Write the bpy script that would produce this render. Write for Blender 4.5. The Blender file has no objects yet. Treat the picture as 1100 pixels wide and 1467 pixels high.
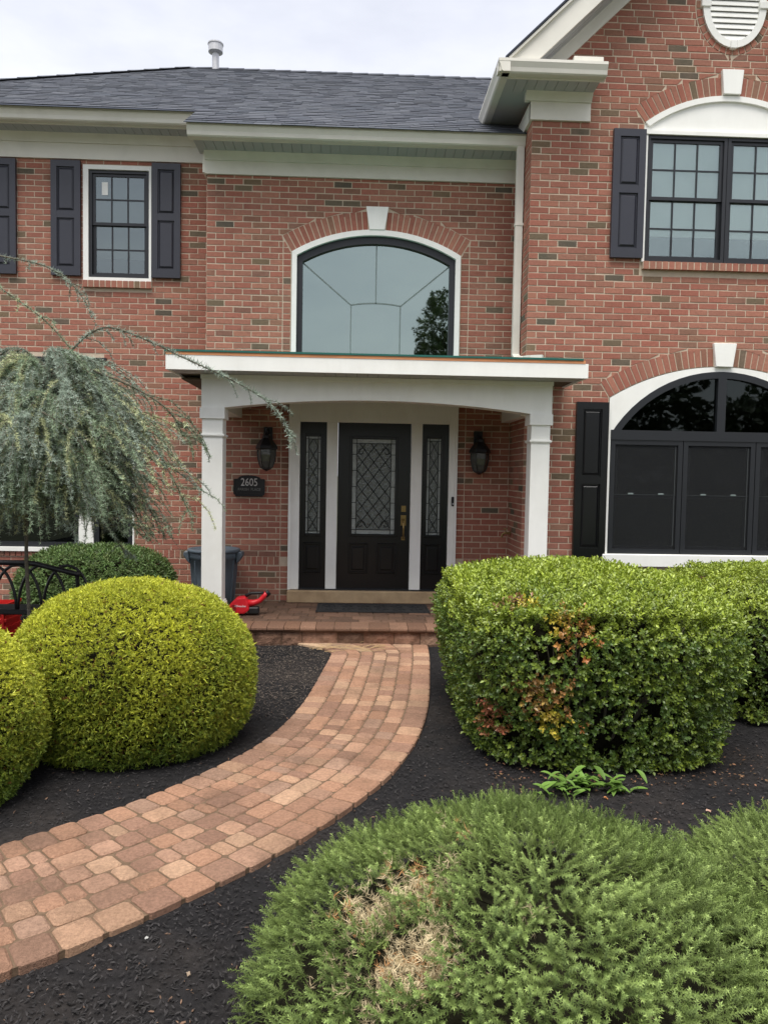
import bpy, bmesh, math, random
import numpy as np
from mathutils import Vector, Matrix
R = math.radians
random.seed(11)
rng = np.random.default_rng(11)
scn = bpy.context.scene
col = scn.collection

# ------------------------------------------------------------------ camera, world, sun, exposure
CAM_H = 1.64
FPX, CXP, CYP = 1080.0, 550.0, 733.5                # focal length and centre in pixels of the 1100x1467 photograph
PITCH, YAW, ROLL = R(-2.83), R(2.2), R(1.0)
cam_f = Vector((math.sin(YAW)*math.cos(PITCH), math.cos(YAW)*math.cos(PITCH), math.sin(PITCH)))
_r0 = Vector((math.cos(YAW), -math.sin(YAW), 0)); _u0 = _r0.cross(cam_f)
cam_r = _r0*math.cos(ROLL) + _u0*math.sin(ROLL); cam_u = -_r0*math.sin(ROLL) + _u0*math.cos(ROLL)
cam_data = bpy.data.cameras.new('camera'); cam = bpy.data.objects.new('camera', cam_data); col.objects.link(cam)
cam_data.sensor_fit = 'HORIZONTAL'; cam_data.sensor_width = 36; cam_data.lens = 36*FPX/1100
cam_data.clip_start = 0.05; cam_data.clip_end = 2000
cam.matrix_world = Matrix(((cam_r.x, cam_u.x, -cam_f.x, 0), (cam_r.y, cam_u.y, -cam_f.y, 0), (cam_r.z, cam_u.z, -cam_f.z, CAM_H), (0, 0, 0, 1)))
scn.camera = cam
CAMP = Vector((0, 0, CAM_H))
def at(px, py, Y):                                   # pixel -> point on the plane y = Y
    d = cam_f + cam_r*((px-CXP)/FPX) - cam_u*((py-CYP)/FPX)
    return CAMP + d*(Y/d.y)

SUN_EL, SUN_AZ = R(71), R(-15)                       # azimuth measured from -Y (behind the camera), towards +X
world = bpy.data.worlds.new('World'); scn.world = world; world.use_nodes = True
nt = world.node_tree; nt.nodes.clear()
out = nt.nodes.new('ShaderNodeOutputWorld')
sky = nt.nodes.new('ShaderNodeTexSky'); sky.sky_type = 'NISHITA'; sky.sun_disc = False
sky.sun_elevation = SUN_EL; sky.sun_rotation = math.pi - SUN_AZ; sky.dust_density = 3.0
bg1 = nt.nodes.new('ShaderNodeBackground'); bg1.inputs[1].default_value = 0.08
nt.links.new(sky.outputs[0], bg1.inputs[0])
tc = nt.nodes.new('ShaderNodeTexCoord'); mp = nt.nodes.new('ShaderNodeMapping'); mp.inputs['Scale'].default_value = (1.6, 1.6, 4.2)
nz = nt.nodes.new('ShaderNodeTexNoise'); nz.inputs['Scale'].default_value = 1.5; nz.inputs['Detail'].default_value = 6; nz.inputs['Roughness'].default_value = .55
cr = nt.nodes.new('ShaderNodeValToRGB')
cr.color_ramp.elements[0].position = .30; cr.color_ramp.elements[0].color = (.60, .62, .70, 1)
cr.color_ramp.elements[1].position = .68; cr.color_ramp.elements[1].color = (.90, .90, .94, 1)
bg2 = nt.nodes.new('ShaderNodeBackground'); bg2.inputs[1].default_value = 0.38
nt.links.new(tc.outputs['Generated'], mp.inputs[0]); nt.links.new(mp.outputs[0], nz.inputs['Vector']); nt.links.new(nz.outputs[0], cr.inputs[0]); nt.links.new(cr.outputs[0], bg2.inputs[0])
mxs = nt.nodes.new('ShaderNodeMixShader'); mxs.inputs[0].default_value = .88
nt.links.new(bg1.outputs[0], mxs.inputs[1]); nt.links.new(bg2.outputs[0], mxs.inputs[2]); nt.links.new(mxs.outputs[0], out.inputs[0])

sd = bpy.data.lights.new('sun', 'SUN'); sd.energy = 1.5; sd.angle = R(42); sd.color = (1, .965, .90)
so = bpy.data.objects.new('sun', sd); col.objects.link(so)
sdir = Vector((math.sin(SUN_AZ)*math.cos(SUN_EL), -math.cos(SUN_AZ)*math.cos(SUN_EL), math.sin(SUN_EL)))
so.rotation_euler = sdir.to_track_quat('Z', 'Y').to_euler(); so.location = (0, -5, 12)
scn.view_settings.view_transform = 'Standard'; scn.view_settings.look = 'None'
scn.view_settings.exposure = 1.76; scn.view_settings.gamma = 1.0
scn.view_settings.use_curve_mapping = False
scn.cycles.max_bounces = 6; scn.cycles.transparent_max_bounces = 8
try: scn.cycles.use_denoising = True
except Exception: pass

# ------------------------------------------------------------------ materials
def s2l(c):
    return tuple(((v/255)/12.92 if v/255 <= .04045 else ((v/255+.055)/1.055)**2.4) for v in c)
MATS = {}
def mat(name, rgb, rough=.6, var=.12, scale=9, bump=.0, bscale=60, spec=.4, metal=0, attr=False, trans=0, stretch=(1, 1, 1), blotch=None, blotch_scale=2.5, blotch_amt=.5, coat=0):
    """Procedural material: base colour (linear) or colour attribute, noise variation in world space, fine bump."""
    m = bpy.data.materials.new(name); m.use_nodes = True; t = m.node_tree; n = t.nodes; L = t.links
    b = n['Principled BSDF']; b.inputs['Roughness'].default_value = rough; b.inputs['Metallic'].default_value = metal
    b.inputs['Specular IOR Level'].default_value = spec; b.inputs['Coat Weight'].default_value = coat
    g = n.new('ShaderNodeNewGeometry'); mpn = n.new('ShaderNodeMapping'); mpn.inputs['Scale'].default_value = stretch
    L.new(g.outputs['Position'], mpn.inputs[0])
    ns = n.new('ShaderNodeTexNoise'); ns.inputs['Scale'].default_value = scale; ns.inputs['Detail'].default_value = 5; ns.inputs['Roughness'].default_value = .65
    L.new(mpn.outputs[0], ns.inputs['Vector'])
    mr = n.new('ShaderNodeMapRange'); mr.inputs[1].default_value = .25; mr.inputs[2].default_value = .75
    mr.inputs[3].default_value = 1-var; mr.inputs[4].default_value = 1+var
    L.new(ns.outputs[0], mr.inputs[0])
    vm = n.new('ShaderNodeVectorMath'); vm.operation = 'SCALE'
    if attr:
        a = n.new('ShaderNodeAttribute'); a.attribute_name = 'Col'; src = a.outputs['Color']
    else:
        c = n.new('ShaderNodeRGB'); c.outputs[0].default_value = (*rgb, 1); src = c.outputs[0]
    if blotch is not None:
        n2 = n.new('ShaderNodeTexNoise'); n2.inputs['Scale'].default_value = blotch_scale; n2.inputs['Detail'].default_value = 6; n2.inputs['Roughness'].default_value = .6
        L.new(g.outputs['Position'], n2.inputs['Vector'])
        m2 = n.new('ShaderNodeMapRange'); m2.inputs[1].default_value = .48; m2.inputs[2].default_value = .68; m2.inputs[4].default_value = blotch_amt
        L.new(n2.outputs[0], m2.inputs[0])
        mx = n.new('ShaderNodeMix'); mx.data_type = 'RGBA'; L.new(m2.outputs[0], mx.inputs[0]); L.new(src, mx.inputs[6]); mx.inputs[7].default_value = (*blotch, 1)
        src = mx.outputs[2]
    L.new(src, vm.inputs[0]); L.new(mr.outputs[0], vm.inputs['Scale']); L.new(vm.outputs[0], b.inputs['Base Color'])
    if bump:
        n3 = n.new('ShaderNodeTexNoise'); n3.inputs['Scale'].default_value = bscale; n3.inputs['Detail'].default_value = 4
        L.new(mpn.outputs[0], n3.inputs['Vector'])
        bp = n.new('ShaderNodeBump'); bp.inputs['Strength'].default_value = bump; bp.inputs['Distance'].default_value = .01
        L.new(n3.outputs[0], bp.inputs['Height']); L.new(bp.outputs[0], b.inputs['Normal'])
    if trans:
        tr = n.new('ShaderNodeBsdfTranslucent'); L.new(vm.outputs[0], tr.inputs[0]); ms = n.new('ShaderNodeMixShader'); ms.inputs[0].default_value = trans
        L.new(b.outputs[0], ms.inputs[1]); L.new(tr.outputs[0], ms.inputs[2]); L.new(ms.outputs[0], n['Material Output'].inputs[0])
    MATS[name] = m
    return m
def glass(name, refl, tint=(.5, .53, .52), gcol=(.85, .95, .92), wav=.0):
    m = bpy.data.materials.new(name); m.use_nodes = True; t = m.node_tree; n = t.nodes; L = t.links
    n.remove(n['Principled BSDF'])
    tr = n.new('ShaderNodeBsdfTransparent'); tr.inputs[0].default_value = (*tint, 1)
    gl = n.new('ShaderNodeBsdfGlossy'); gl.inputs['Roughness'].default_value = .015; gl.inputs[0].default_value = (*gcol, 1)
    lw = n.new('ShaderNodeFresnel'); lw.inputs[0].default_value = 1.5
    ma = n.new('ShaderNodeMath'); ma.operation = 'ADD'; ma.inputs[1].default_value = refl; ma.use_clamp = True
    L.new(lw.outputs[0], ma.inputs[0])
    ms = n.new('ShaderNodeMixShader'); L.new(ma.outputs[0], ms.inputs[0]); L.new(tr.outputs[0], ms.inputs[1]); L.new(gl.outputs[0], ms.inputs[2])
    if wav:
        g = n.new('ShaderNodeNewGeometry'); ns = n.new('ShaderNodeTexNoise'); ns.inputs['Scale'].default_value = 1.6
        L.new(g.outputs['Position'], ns.inputs['Vector']); bp = n.new('ShaderNodeBump'); bp.inputs['Strength'].default_value = wav; bp.inputs['Distance'].default_value = .02
        L.new(ns.outputs[0], bp.inputs['Height']); L.new(bp.outputs[0], gl.inputs['Normal'])
    L.new(ms.outputs[0], n['Material Output'].inputs[0]); MATS[name] = m
    return m
mat('brick', (.3, .1, .07), rough=.88, var=.17, scale=38, bump=.35, bscale=140, attr=True, spec=.2, blotch=s2l((160, 126, 108)), blotch_scale=1.6, blotch_amt=.28)
mat('mortar', s2l((196, 180, 160)), rough=.95, var=.13, scale=14, bump=.4, bscale=120, spec=.1)
mat('white_trim', s2l((238, 238, 233)), rough=.5, var=.04, scale=5, bump=.04, bscale=12, stretch=(1.5, 1.5, .35), blotch=s2l((206, 204, 194)), blotch_scale=2.2, blotch_amt=.22)
mat('cream_trim', s2l((222, 219, 209)), rough=.45, var=.04, scale=4, bump=.02, blotch=s2l((186, 182, 170)), blotch_scale=3, blotch_amt=.25)
mat('soffit', s2l((176, 178, 180)), rough=.55, var=.04, scale=5)
mat('shutter_paint', s2l((46, 47, 56)), rough=.38, var=.08, scale=6, spec=.55)
mat('black_frame', s2l((32, 34, 38)), rough=.4, var=.06, scale=8, spec=.5)
mat('black_door', s2l((14, 15, 17)), rough=.3, var=.08, scale=6, spec=.5)
mat('black_iron', s2l((22, 22, 24)), rough=.45, var=.15, scale=30, spec=.5)
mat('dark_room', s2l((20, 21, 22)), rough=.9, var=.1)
mat('screen_mesh', s2l((30, 32, 34)), rough=.7, var=.1, scale=5)
_t = MATS['screen_mesh'].node_tree; _a = _t.nodes.new('ShaderNodeBsdfTransparent'); _m = _t.nodes.new('ShaderNodeMixShader'); _m.inputs[0].default_value = .42
_t.links.new(_a.outputs[0], _m.inputs[1]); _t.links.new(_t.nodes['Principled BSDF'].outputs[0], _m.inputs[2]); _t.links.new(_m.outputs[0], _t.nodes['Material Output'].inputs[0])
mat('blind', s2l((205, 208, 204)), rough=.8, var=.06, scale=4)
mat('shingle', s2l((72, 76, 86)), rough=.92, var=.3, scale=120, bump=.5, bscale=300, attr=True, spec=.15)
mat('copper_wood', s2l((206, 140, 96)), rough=.7, var=.2, scale=12, stretch=(.3, 1, 1))
mat('raw_wood', s2l((96, 82, 66)), rough=.9, var=.2, scale=6, stretch=(1, 6, 6))
mat('dull_rail', s2l((58, 62, 63)), rough=.6, var=.05)
mat('grille', s2l((112, 124, 122)), rough=.6, var=.05)
mat('green_membrane', s2l((26, 92, 82)), rough=.6, var=.15, scale=9)
mat('sill_stone', s2l((172, 148, 116)), rough=.85, var=.16, scale=7, bump=.3, bscale=90, blotch=s2l((128, 104, 76)), blotch_amt=.6)
mat('paver', (.3, .17, .12), rough=.95, var=.34, scale=75, bump=1.0, bscale=210, attr=True, spec=.2, blotch=s2l((104, 82, 68)), blotch_scale=2.2, blotch_amt=.6)
mat('step_block', (.3, .2, .15), rough=.95, var=.32, scale=22, bump=1.0, bscale=70, attr=True, spec=.15, blotch=s2l((88, 66, 52)), blotch_scale=9, blotch_amt=.6)
mat('joint_sand', s2l((104, 86, 70)), rough=1, var=.3, scale=40, bump=.5, bscale=200, spec=.1)
mat('mulch', s2l((31, 30, 31)), rough=.95, var=.5, scale=30, bump=1.0, bscale=90, spec=.15, blotch=s2l((60, 54, 50)), blotch_scale=1.1, blotch_amt=.45)
mat('mulch_chip', (.03, .03, .03), rough=.85, var=.35, scale=60, attr=True, spec=.25)
mat('lawn', s2l((92, 94, 76)), rough=1, var=.3, scale=3, bump=.3)
mat('leaf', (.1, .15, .03), rough=.5, var=.15, scale=6, attr=True, trans=.22, spec=.35)
mat('gloss_leaf', (.1, .15, .03), rough=.38, var=.12, scale=6, attr=True, trans=.18, spec=.5)
mat('needle', (.1, .15, .05), rough=.6, var=.12, scale=6, attr=True, trans=.15, spec=.3)
mat('bark', s2l((98, 92, 80)), rough=.95, var=.3, scale=40, bump=.6, bscale=90)
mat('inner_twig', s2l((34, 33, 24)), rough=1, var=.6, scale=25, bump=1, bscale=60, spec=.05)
mat('can_plastic', s2l((82, 93, 102)), rough=.5, var=.08, scale=8, spec=.4)
mat('red_plastic', s2l((205, 30, 42)), rough=.42, var=.05, scale=8, spec=.5)
mat('red_crate', s2l((196, 34, 30)), rough=.5, var=.08, scale=8)
mat('black_plastic', s2l((30, 30, 31)), rough=.5, var=.08, scale=12)
mat('rubber', s2l((40, 40, 41)), rough=.8, var=.2, scale=30, bump=.4, bscale=160)
mat('brass', s2l((150, 128, 84)), rough=.35, var=.1, scale=20, metal=.9)
mat('lead_came', s2l((34, 36, 36)), rough=.4, var=.1, metal=.5)
mat('silver_ink', s2l((182, 178, 174)), rough=.5, var=.03)
mat('faint_ink', s2l((112, 112, 108)), rough=.5, var=.03)
mat('white_ink', s2l((240, 226, 226)), rough=.5, var=.03)
mat('galvanised', s2l((196, 196, 198)), rough=.45, var=.12, scale=12, metal=.35)
mat('straw', s2l((188, 160, 118)), rough=.9, var=.2, attr=False)
mat('lamp_glass', s2l((74, 74, 70)), rough=.15, var=.3, scale=18, spec=.7, bump=.3, bscale=50)
mat('leaded_glass', s2l((96, 102, 100)), rough=.16, var=.45, scale=22, spec=.8, bump=.5, bscale=45)
mat('bevel_glass', s2l((150, 156, 154)), rough=.12, var=.25, scale=16, spec=.9, bump=.3, bscale=60)
glass('pane_sky', .34, tint=(.28, .31, .30), gcol=(.68, .82, .77), wav=.10)
glass('pane_upper', .14, tint=(.92, .96, .94), gcol=(.80, .92, .90), wav=.2)
glass('pane_left', .12, tint=(.6, .64, .63), gcol=(.86, .95, .94), wav=.12)
glass('pane_dark', .0, tint=(.25, .27, .27), wav=.08)

# ------------------------------------------------------------------ object helpers
def link(o, parent=None):
    col.objects.link(o)
    if parent is not None:
        o.parent = parent
        if parent.type == 'EMPTY': o.matrix_parent_inverse = Matrix.Translation(-parent.location)
    return o
def tag(o, label=None, cat=None, group=None, kind=None):
    if label: o['label'] = label
    if cat: o['category'] = cat
    if group: o['group'] = group
    if kind: o['kind'] = kind
    return o
def thing(name, loc, label, cat, group=None):
    o = bpy.data.objects.new(name, None); o.location = loc; o.empty_display_size = .2; col.objects.link(o)
    return tag(o, label, cat, group)
def setcol(me, cols):
    a = me.color_attributes.new('Col', 'FLOAT_COLOR', 'POINT')
    c = np.ones((len(me.vertices), 4), np.float32); c[:, :3] = cols
    a.data.foreach_set('color', c.ravel())
class MB:
    def __init__(s): s.v = []; s.f = []; s.c = []; s.cur = (1, 1, 1)
    def add(s, vs, fs):
        k = len(s.v); s.v += [tuple(p) for p in vs]; s.f += [tuple(i+k for i in f) for f in fs]; s.c += [s.cur]*len(vs)
        return s
    def box(s, x0, x1, y0, y1, z0, z1):
        return s.add([(x0,y0,z0),(x1,y0,z0),(x1,y1,z0),(x0,y1,z0),(x0,y0,z1),(x1,y0,z1),(x1,y1,z1),(x0,y1,z1)],
                     [(0,3,2,1),(4,5,6,7),(0,1,5,4),(1,2,6,5),(2,3,7,6),(3,0,4,7)])
    def prism(s, poly, y0, y1):                       # polygon in (x, z), extruded along y (y0 = front)
        n = len(poly)
        return s.add([(x, y0, z) for x, z in poly]+[(x, y1, z) for x, z in poly],
                     [tuple(range(n)), tuple(range(2*n-1, n-1, -1))]+[(i, i+n, (i+1) % n+n, (i+1) % n) for i in range(n)])
    def strip(s, inner, outer, y0, y1):               # band between two polylines in (x, z)
        n = len(inner)
        for i in range(n-1): s.prism([inner[i], inner[i+1], outer[i+1], outer[i]], y0, y1)
        return s
    def tube(s, pts, rad, n=6, cap=True):
        pts = [Vector(p) for p in pts]; rad = rad if hasattr(rad, '__len__') else [rad]*len(pts)
        vs = []; fs = []; N = len(pts)
        for i, p in enumerate(pts):
            d = (pts[min(i+1, N-1)]-pts[max(i-1, 0)]).normalized()
            a = d.orthogonal().normalized() if i == 0 else (a-d*a.dot(d)).normalized()
            b = d.cross(a)
            for k in range(n):
                t = 2*math.pi*k/n; vs.append(p+(a*math.cos(t)+b*math.sin(t))*rad[i])
        for i in range(N-1):
            for k in range(n): fs.append((i*n+k, i*n+(k+1) % n, (i+1)*n+(k+1) % n, (i+1)*n+k))
        if cap: fs += [tuple(range(n-1, -1, -1)), tuple(range((N-1)*n, N*n))]
        return s.add(vs, fs)
    def lathe(s, prof, cx, cy, n=20, sx=1, sy=1):     # profile (r, z)
        vs = []; fs = []
        for r, z in prof:
            for k in range(n): t = 2*math.pi*k/n; vs.append((cx+r*sx*math.cos(t), cy+r*sy*math.sin(t), z))
        m = len(prof)
        for i in range(m-1):
            for k in range(n): fs.append((i*n+k, i*n+(k+1) % n, (i+1)*n+(k+1) % n, (i+1)*n+k))
        fs += [tuple(range(n-1, -1, -1)), tuple(range((m-1)*n, m*n))]
        return s.add(vs, fs)
    def build(s, name, m, parent=None, bevel=0, seg=1, smooth=False, cols=False):
        me = bpy.data.meshes.new(name); me.from_pydata(s.v, [], s.f); me.update()
        if bevel:
            bm = bmesh.new(); bm.from_mesh(me); bmesh.ops.bevel(bm, geom=bm.edges[:], offset=bevel, segments=seg, affect='EDGES', profile=.6, clamp_overlap=True); bm.to_mesh(me); bm.free()
        elif cols: setcol(me, np.array(s.c, np.float32))
        if bevel and cols: setcol(me, np.array(s.cur, np.float32))
        if smooth: me.polygons.foreach_set('use_smooth', [True]*len(me.polygons))
        me.materials.append(MATS[m])
        return link(bpy.data.objects.new(name, me), parent)
def box(name, m, parent, x0, x1, y0, y1, z0, z1, bevel=0, cols=None):
    b = MB()
    if cols: b.cur = cols
    return b.box(x0, x1, y0, y1, z0, z1).build(name, m, parent, bevel, cols=cols is not None)
def arc(cx, cz, r, a0, a1, n): return [(cx+r*math.sin(a0+(a1-a0)*i/n), cz+r*math.cos(a0+(a1-a0)*i/n)) for i in range(n+1)]

# ------------------------------------------------------------------ ground
def noise2(x, y):
    return (np.sin(x*1.7+1.3)*np.cos(y*1.9-.4)+.5*np.sin(x*3.9-y*2.7+2)+.3*np.sin(x*7.3+y*6.1))/1.8
def ground_sheet(name, x0, x1, y0, y1, n, m, z, amp, matn, label):
    xs = np.linspace(x0, x1, n); ys = np.linspace(y0, y1, m); X, Y = np.meshgrid(xs, ys)
    Z = z+amp*noise2(X*1.4, Y*1.4)+amp*.35*rng.standard_normal(X.shape)
    v = np.stack([X, Y, Z], -1).reshape(-1, 3); i = np.arange(n*m).reshape(m, n)
    f = np.stack([i[:-1, :-1], i[:-1, 1:], i[1:, 1:], i[1:, :-1]], -1).reshape(-1, 4)
    me = bpy.data.meshes.new(name); me.from_pydata(v.tolist(), [], f.tolist()); me.materials.append(MATS[matn])
    me.polygons.foreach_set('use_smooth', [True]*len(me.polygons))
    return tag(link(bpy.data.objects.new(name, me)), label, 'ground', kind='structure')
lawn = MB().add([(-600, -600, -.09), (600, -600, -.09), (600, 600, -.09), (-600, 600, -.09)], [(0, 1, 2, 3)]).build('lawn', 'lawn')
tag(lawn, 'mown green lawn running off beyond the planting bed', 'lawn', kind='structure')
ground_sheet('mulch_bed', -7, 7, -.6, 9.6, 160, 130, -.022, .010, 'mulch', 'black shredded mulch bed on both sides of the paver walk')

# walkway: right edge curve, lanes of pavers offset to its left
RE = [(-3.3, 1.28), (-2.6, 1.60), (-1.85, 1.97), (-1.125, 2.408), (-.767, 2.70), (-.346, 3.14), (-.04, 3.577), (.219, 4.046), (.418, 4.62), (.555, 5.33), (.655, 6.27), (.70, 6.75), (.725, 7.20)]
def catmull(P, n=14):
    P = [np.array(p, float) for p in P]; P = [2*P[0]-P[1]]+P+[2*P[-1]-P[-2]]; o = []
    for i in range(1, len(P)-2):
        for k in range(n):
            t = k/n; a, b, c, d = P[i-1:i+3]
            o.append(.5*((2*b)+(-a+c)*t+(2*a-5*b+4*c-d)*t*t+(-a+3*b-3*c+d)*t**3))
    o.append(P[-2]); return np.array(o)
ec = catmull(RE)
for _ in range(10): ec[1:-1] = .25*ec[:-2]+.5*ec[1:-1]+.25*ec[2:]
es = np.concatenate([[0], np.cumsum(np.hypot(*np.diff(ec, axis=0).T))])
et = np.gradient(ec, axis=0); et /= np.linalg.norm(et, axis=1)[:, None]
for _ in range(30): et[1:-1] = .25*et[:-2]+.5*et[1:-1]+.25*et[2:]
S_END = es[-1]
def path_pt(s, off):
    x = np.interp(s, es, ec[:, 0]); y = np.interp(s, es, ec[:, 1]); tx = np.interp(s, es, et[:, 0]); ty = np.interp(s, es, et[:, 1])
    k = 1/math.hypot(tx, ty); return (x-ty*k*off, y+tx*k*off)
def PWID(s): return .90 + .03*max(0, min(1, (S_END-s-3)/2)) + .42*max(0, 1-(S_END-s)/.42)**2.0
walk = MB()
for i in range(120):
    s0, s1 = S_END*i/120, S_END*(i+1)/120
    a, b, c, d = path_pt(s0, .012), path_pt(s1, .012), path_pt(s1, PWID(s1)-.012), path_pt(s0, PWID(s0)-.012)
    walk.add([(*a, -.002), (*b, -.002), (*c, -.002), (*d, -.002), (*a, -.08), (*b, -.08), (*c, -.08), (*d, -.08)], [(0, 1, 2, 3), (0, 4, 5, 1), (3, 2, 6, 7)])
walkway = tag(walk.build('walkway', 'joint_sand'), 'curved walk of tumbled tan and rust pavers leading to the porch step', 'walkway', kind='structure')
PAVC = [s2l(c) for c in ((166, 131, 108), (160, 123, 100), (171, 137, 112), (153, 118, 97), (147, 114, 96), (163, 129, 108), (143, 112, 94), (173, 141, 116), (156, 126, 107))]
def paver_mesh(c4, top, g=.004, bev=.011, colr=None, base=-.05):
    """tumbled paver over four plan corners: chamfered rounded corners"""
    P = np.array(c4, float); ctr = P.mean(0)
    def ring(ins, cut):
        o = []
        for i in range(4):
            p = P[i]; a = P[i-1]-p; b = P[(i+1) % 4]-p; la, lb = np.linalg.norm(a), np.linalg.norm(b); a = a/la; b = b/lb
            q = p+(a+b)*ins
            o.append(q+a*cut); o.append(q+b*cut)
        return o
    r0 = ring(g, .014); r1 = ring(g, .014); r2 = ring(g+bev, .012)
    n = 8; jz = random.gauss(0, .0012); tl = (random.gauss(0, .006), random.gauss(0, .006))
    zt = lambda q: top+jz+(q[0]-ctr[0])*tl[0]+(q[1]-ctr[1])*tl[1]
    vs = [(*(q-ctr), base) for q in r0]+[(*(q-ctr), zt(q)-bev*.75) for q in r1]+[(*(q-ctr), zt(q)) for q in r2]
    fs = [tuple(range(16, 24))]
    for k in (0, 8):
        for i in range(8): fs.append((k+i, k+(i+1) % 8, k+8+(i+1) % 8, k+8+i))
    me = bpy.data.meshes.new('paver'); me.from_pydata(vs, [], fs); me.update()
    c = np.array(colr)*random.uniform(.82, 1.12); setcol(me, np.clip(c, 0, 1).astype(np.float32))
    return me, ctr
def lay_paver(c4, parent, top=.006, matn='paver', name='paver', colr=None, bev=.011):
    me, ctr = paver_mesh(c4, top, colr=colr or random.choice(PAVC), bev=bev)
    # keep winding facing up
    if me.polygons[0].normal.z < 0: me.flip_normals()
    me.materials.append(MATS[matn])
    o = bpy.data.objects.new(name, me); o.location = (ctr[0], ctr[1], 0); link(o, parent); return o
S0 = .95
for li in range(7):
    s = S0+random.uniform(0, .1)
    while s < S_END-.02:
        if li in (0, 6): ln = .150+random.uniform(-.006, .006)
        else: ln = random.choice([.09, .125, .125, .135, .18, .19])*random.uniform(.97, 1.03)
        s1 = min(s+ln, S_END)
        if S_END-s1 < .06: s1 = S_END
        def off(sv, k):
            w = PWID(sv); e_ = .155; q_ = (w-2*e_)/5; return [0, e_, e_+q_, e_+2*q_, e_+3*q_, e_+4*q_, w-e_, w][k]
        c4 = [path_pt(s, off(s, li)), path_pt(s1, off(s1, li)), path_pt(s1, off(s1, li+1)), path_pt(s, off(s, li+1))]
        pale = S_END-.42 < s and li > 3
        lay_paver(c4, walkway, bev=.009, colr=s2l((184, 156, 128)) if pale and random.random() < .6 else None)
        s = s1

# porch
PX0, PX1, PYF, PZ = -1.98, 2.06, 7.20, .165
porch = tag(MB().box(PX0+.01, PX1-.01, PYF+.04, 8.72, -.08, PZ-.010).build('porch', 'joint_sand'), 'low porch floor of brown pavers with rounded coping and rough block riser', 'porch', kind='structure')
x = PX0
while x < PX1-.03:                                   # riser blocks
    w = min(random.choice([.2, .25, .3, .34]), PX1-x)
    if PX1-x-w < .1: w = PX1-x
    c = random.choice([s2l(q) for q in ((140, 108, 90), (122, 94, 78), (150, 120, 100), (108, 84, 70), (132, 98, 80))])
    b = MB(); b.cur = tuple(np.array(c)*random.uniform(.85, 1.1))
    n = 5; m_ = 4; vs = []                           # split-face front
    for j in range(m_):
        for i in range(n):
            e = (i in (0, n-1)) or (j in (0, m_-1))
            vs.append((x+.004+(w-.008)*i/(n-1), PYF+.028+(.008 if e else random.uniform(-.014, .004)), -.06+.172*j/(m_-1)))
    b.add(vs, [(j*n+i, j*n+i+1, (j+1)*n+i+1, (j+1)*n+i) for j in range(m_-1) for i in range(n-1)])
    k = [0, n-1, (m_-1)*n, m_*n-1]
    bb = [(x+.004, PYF+.1, -.06), (x+w-.004, PYF+.1, -.06), (x+.004, PYF+.1, .112), (x+w-.004, PYF+.1, .112)]
    b.add([vs[k[0]], vs[k[1]], vs[k[2]], vs[k[3]]]+bb, [(2, 3, 7, 6), (0, 2, 6, 4), (1, 5, 7, 3), (0, 4, 5, 1)])
    b.build('riser_block', 'step_block', porch, cols=True, smooth=False)
    x += w
x = PX0-.01
while x < PX1:                                       # bullnose coping
    w = min(random.uniform(.15, .2), PX1+.01-x)
    if PX1+.01-x-w < .06: w = PX1+.01-x
    prof = [(PYF+.26, .112), (PYF+.02, .112), (PYF+.003, .12), (PYF-.006, .135), (PYF-.003, .15), (PYF+.012, .161), (PYF+.035, .166), (PYF+.26, .166)]
    b = MB(); b.cur = tuple(np.array(random.choice([s2l(q) for q in ((122, 92, 74), (110, 82, 66), (130, 100, 82), (116, 88, 72))]))*random.uniform(.88, 1.08))
    xa, xb = x+.003, x+w-.003; nn = len(prof); dz = random.gauss(0, .0012)
    b.add([(xa, p[0], p[1]+dz) for p in prof]+[(xb, p[0], p[1]+dz) for p in prof], [tuple(range(nn-1, -1, -1)), tuple(range(nn, 2*nn))]+[(i, (i+1) % nn, (i+1) % nn+nn, i+nn) for i in range(nn)])
    b.build('coping_stone', 'paver', porch, cols=True); x += w
y = PYF+.263; row = 0
PORC = [tuple(np.array(s2l(q))) for q in ((108, 84, 70), (100, 78, 65), (116, 90, 75), (94, 74, 62))]
while y < 8.68:
    d = min(.152, 8.70-y); x = PX0+(0 if row % 2 else -.08)
    while x < PX1:
        w = random.choice([.152, .152, .225]); xa, xb = max(x, PX0), min(x+w, PX1)
        if xb-xa > .04: lay_paver([(xa, y), (xb, y), (xb, y+d), (xa, y+d)], porch, top=PZ, colr=random.choice(PORC), bev=.006)
        x += w
    y += d; row += 1

# ------------------------------------------------------------------ house
YL, YC, YW = 9.3, 8.7, 7.95
XLC, XCW = -1.715, 1.775                             # left/centre corner, centre/wing corner
house = thing('brick_house', (0, YC, 0), 'two storey red brick house with dark shingle roof, black shutters and white porch roof', 'house')
BRC = [s2l(c) for c in ((157, 105, 89), (153, 99, 84), (161, 110, 93), (150, 98, 84), (163, 113, 95), (156, 107, 91), (152, 103, 88), (158, 102, 87), (154, 108, 92))]
DRK = [s2l(c) for c in ((106, 95, 79), (98, 91, 78), (112, 98, 80), (94, 87, 76), (118, 101, 81))]
def bcol():
    c = random.choice(DRK) if random.random() < .055 else random.choice(BRC)
    if random.random() < .12: c = tuple(.55*a+.45*b for a, b in zip(c, random.choice(DRK)))
    return tuple(np.array(c)*random.uniform(.93, 1.07))
CH, BH, JT, BL = .0677, .0570, .0107, .1925
FACE = .004                                          # brick face stands this far proud of the mortar

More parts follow.
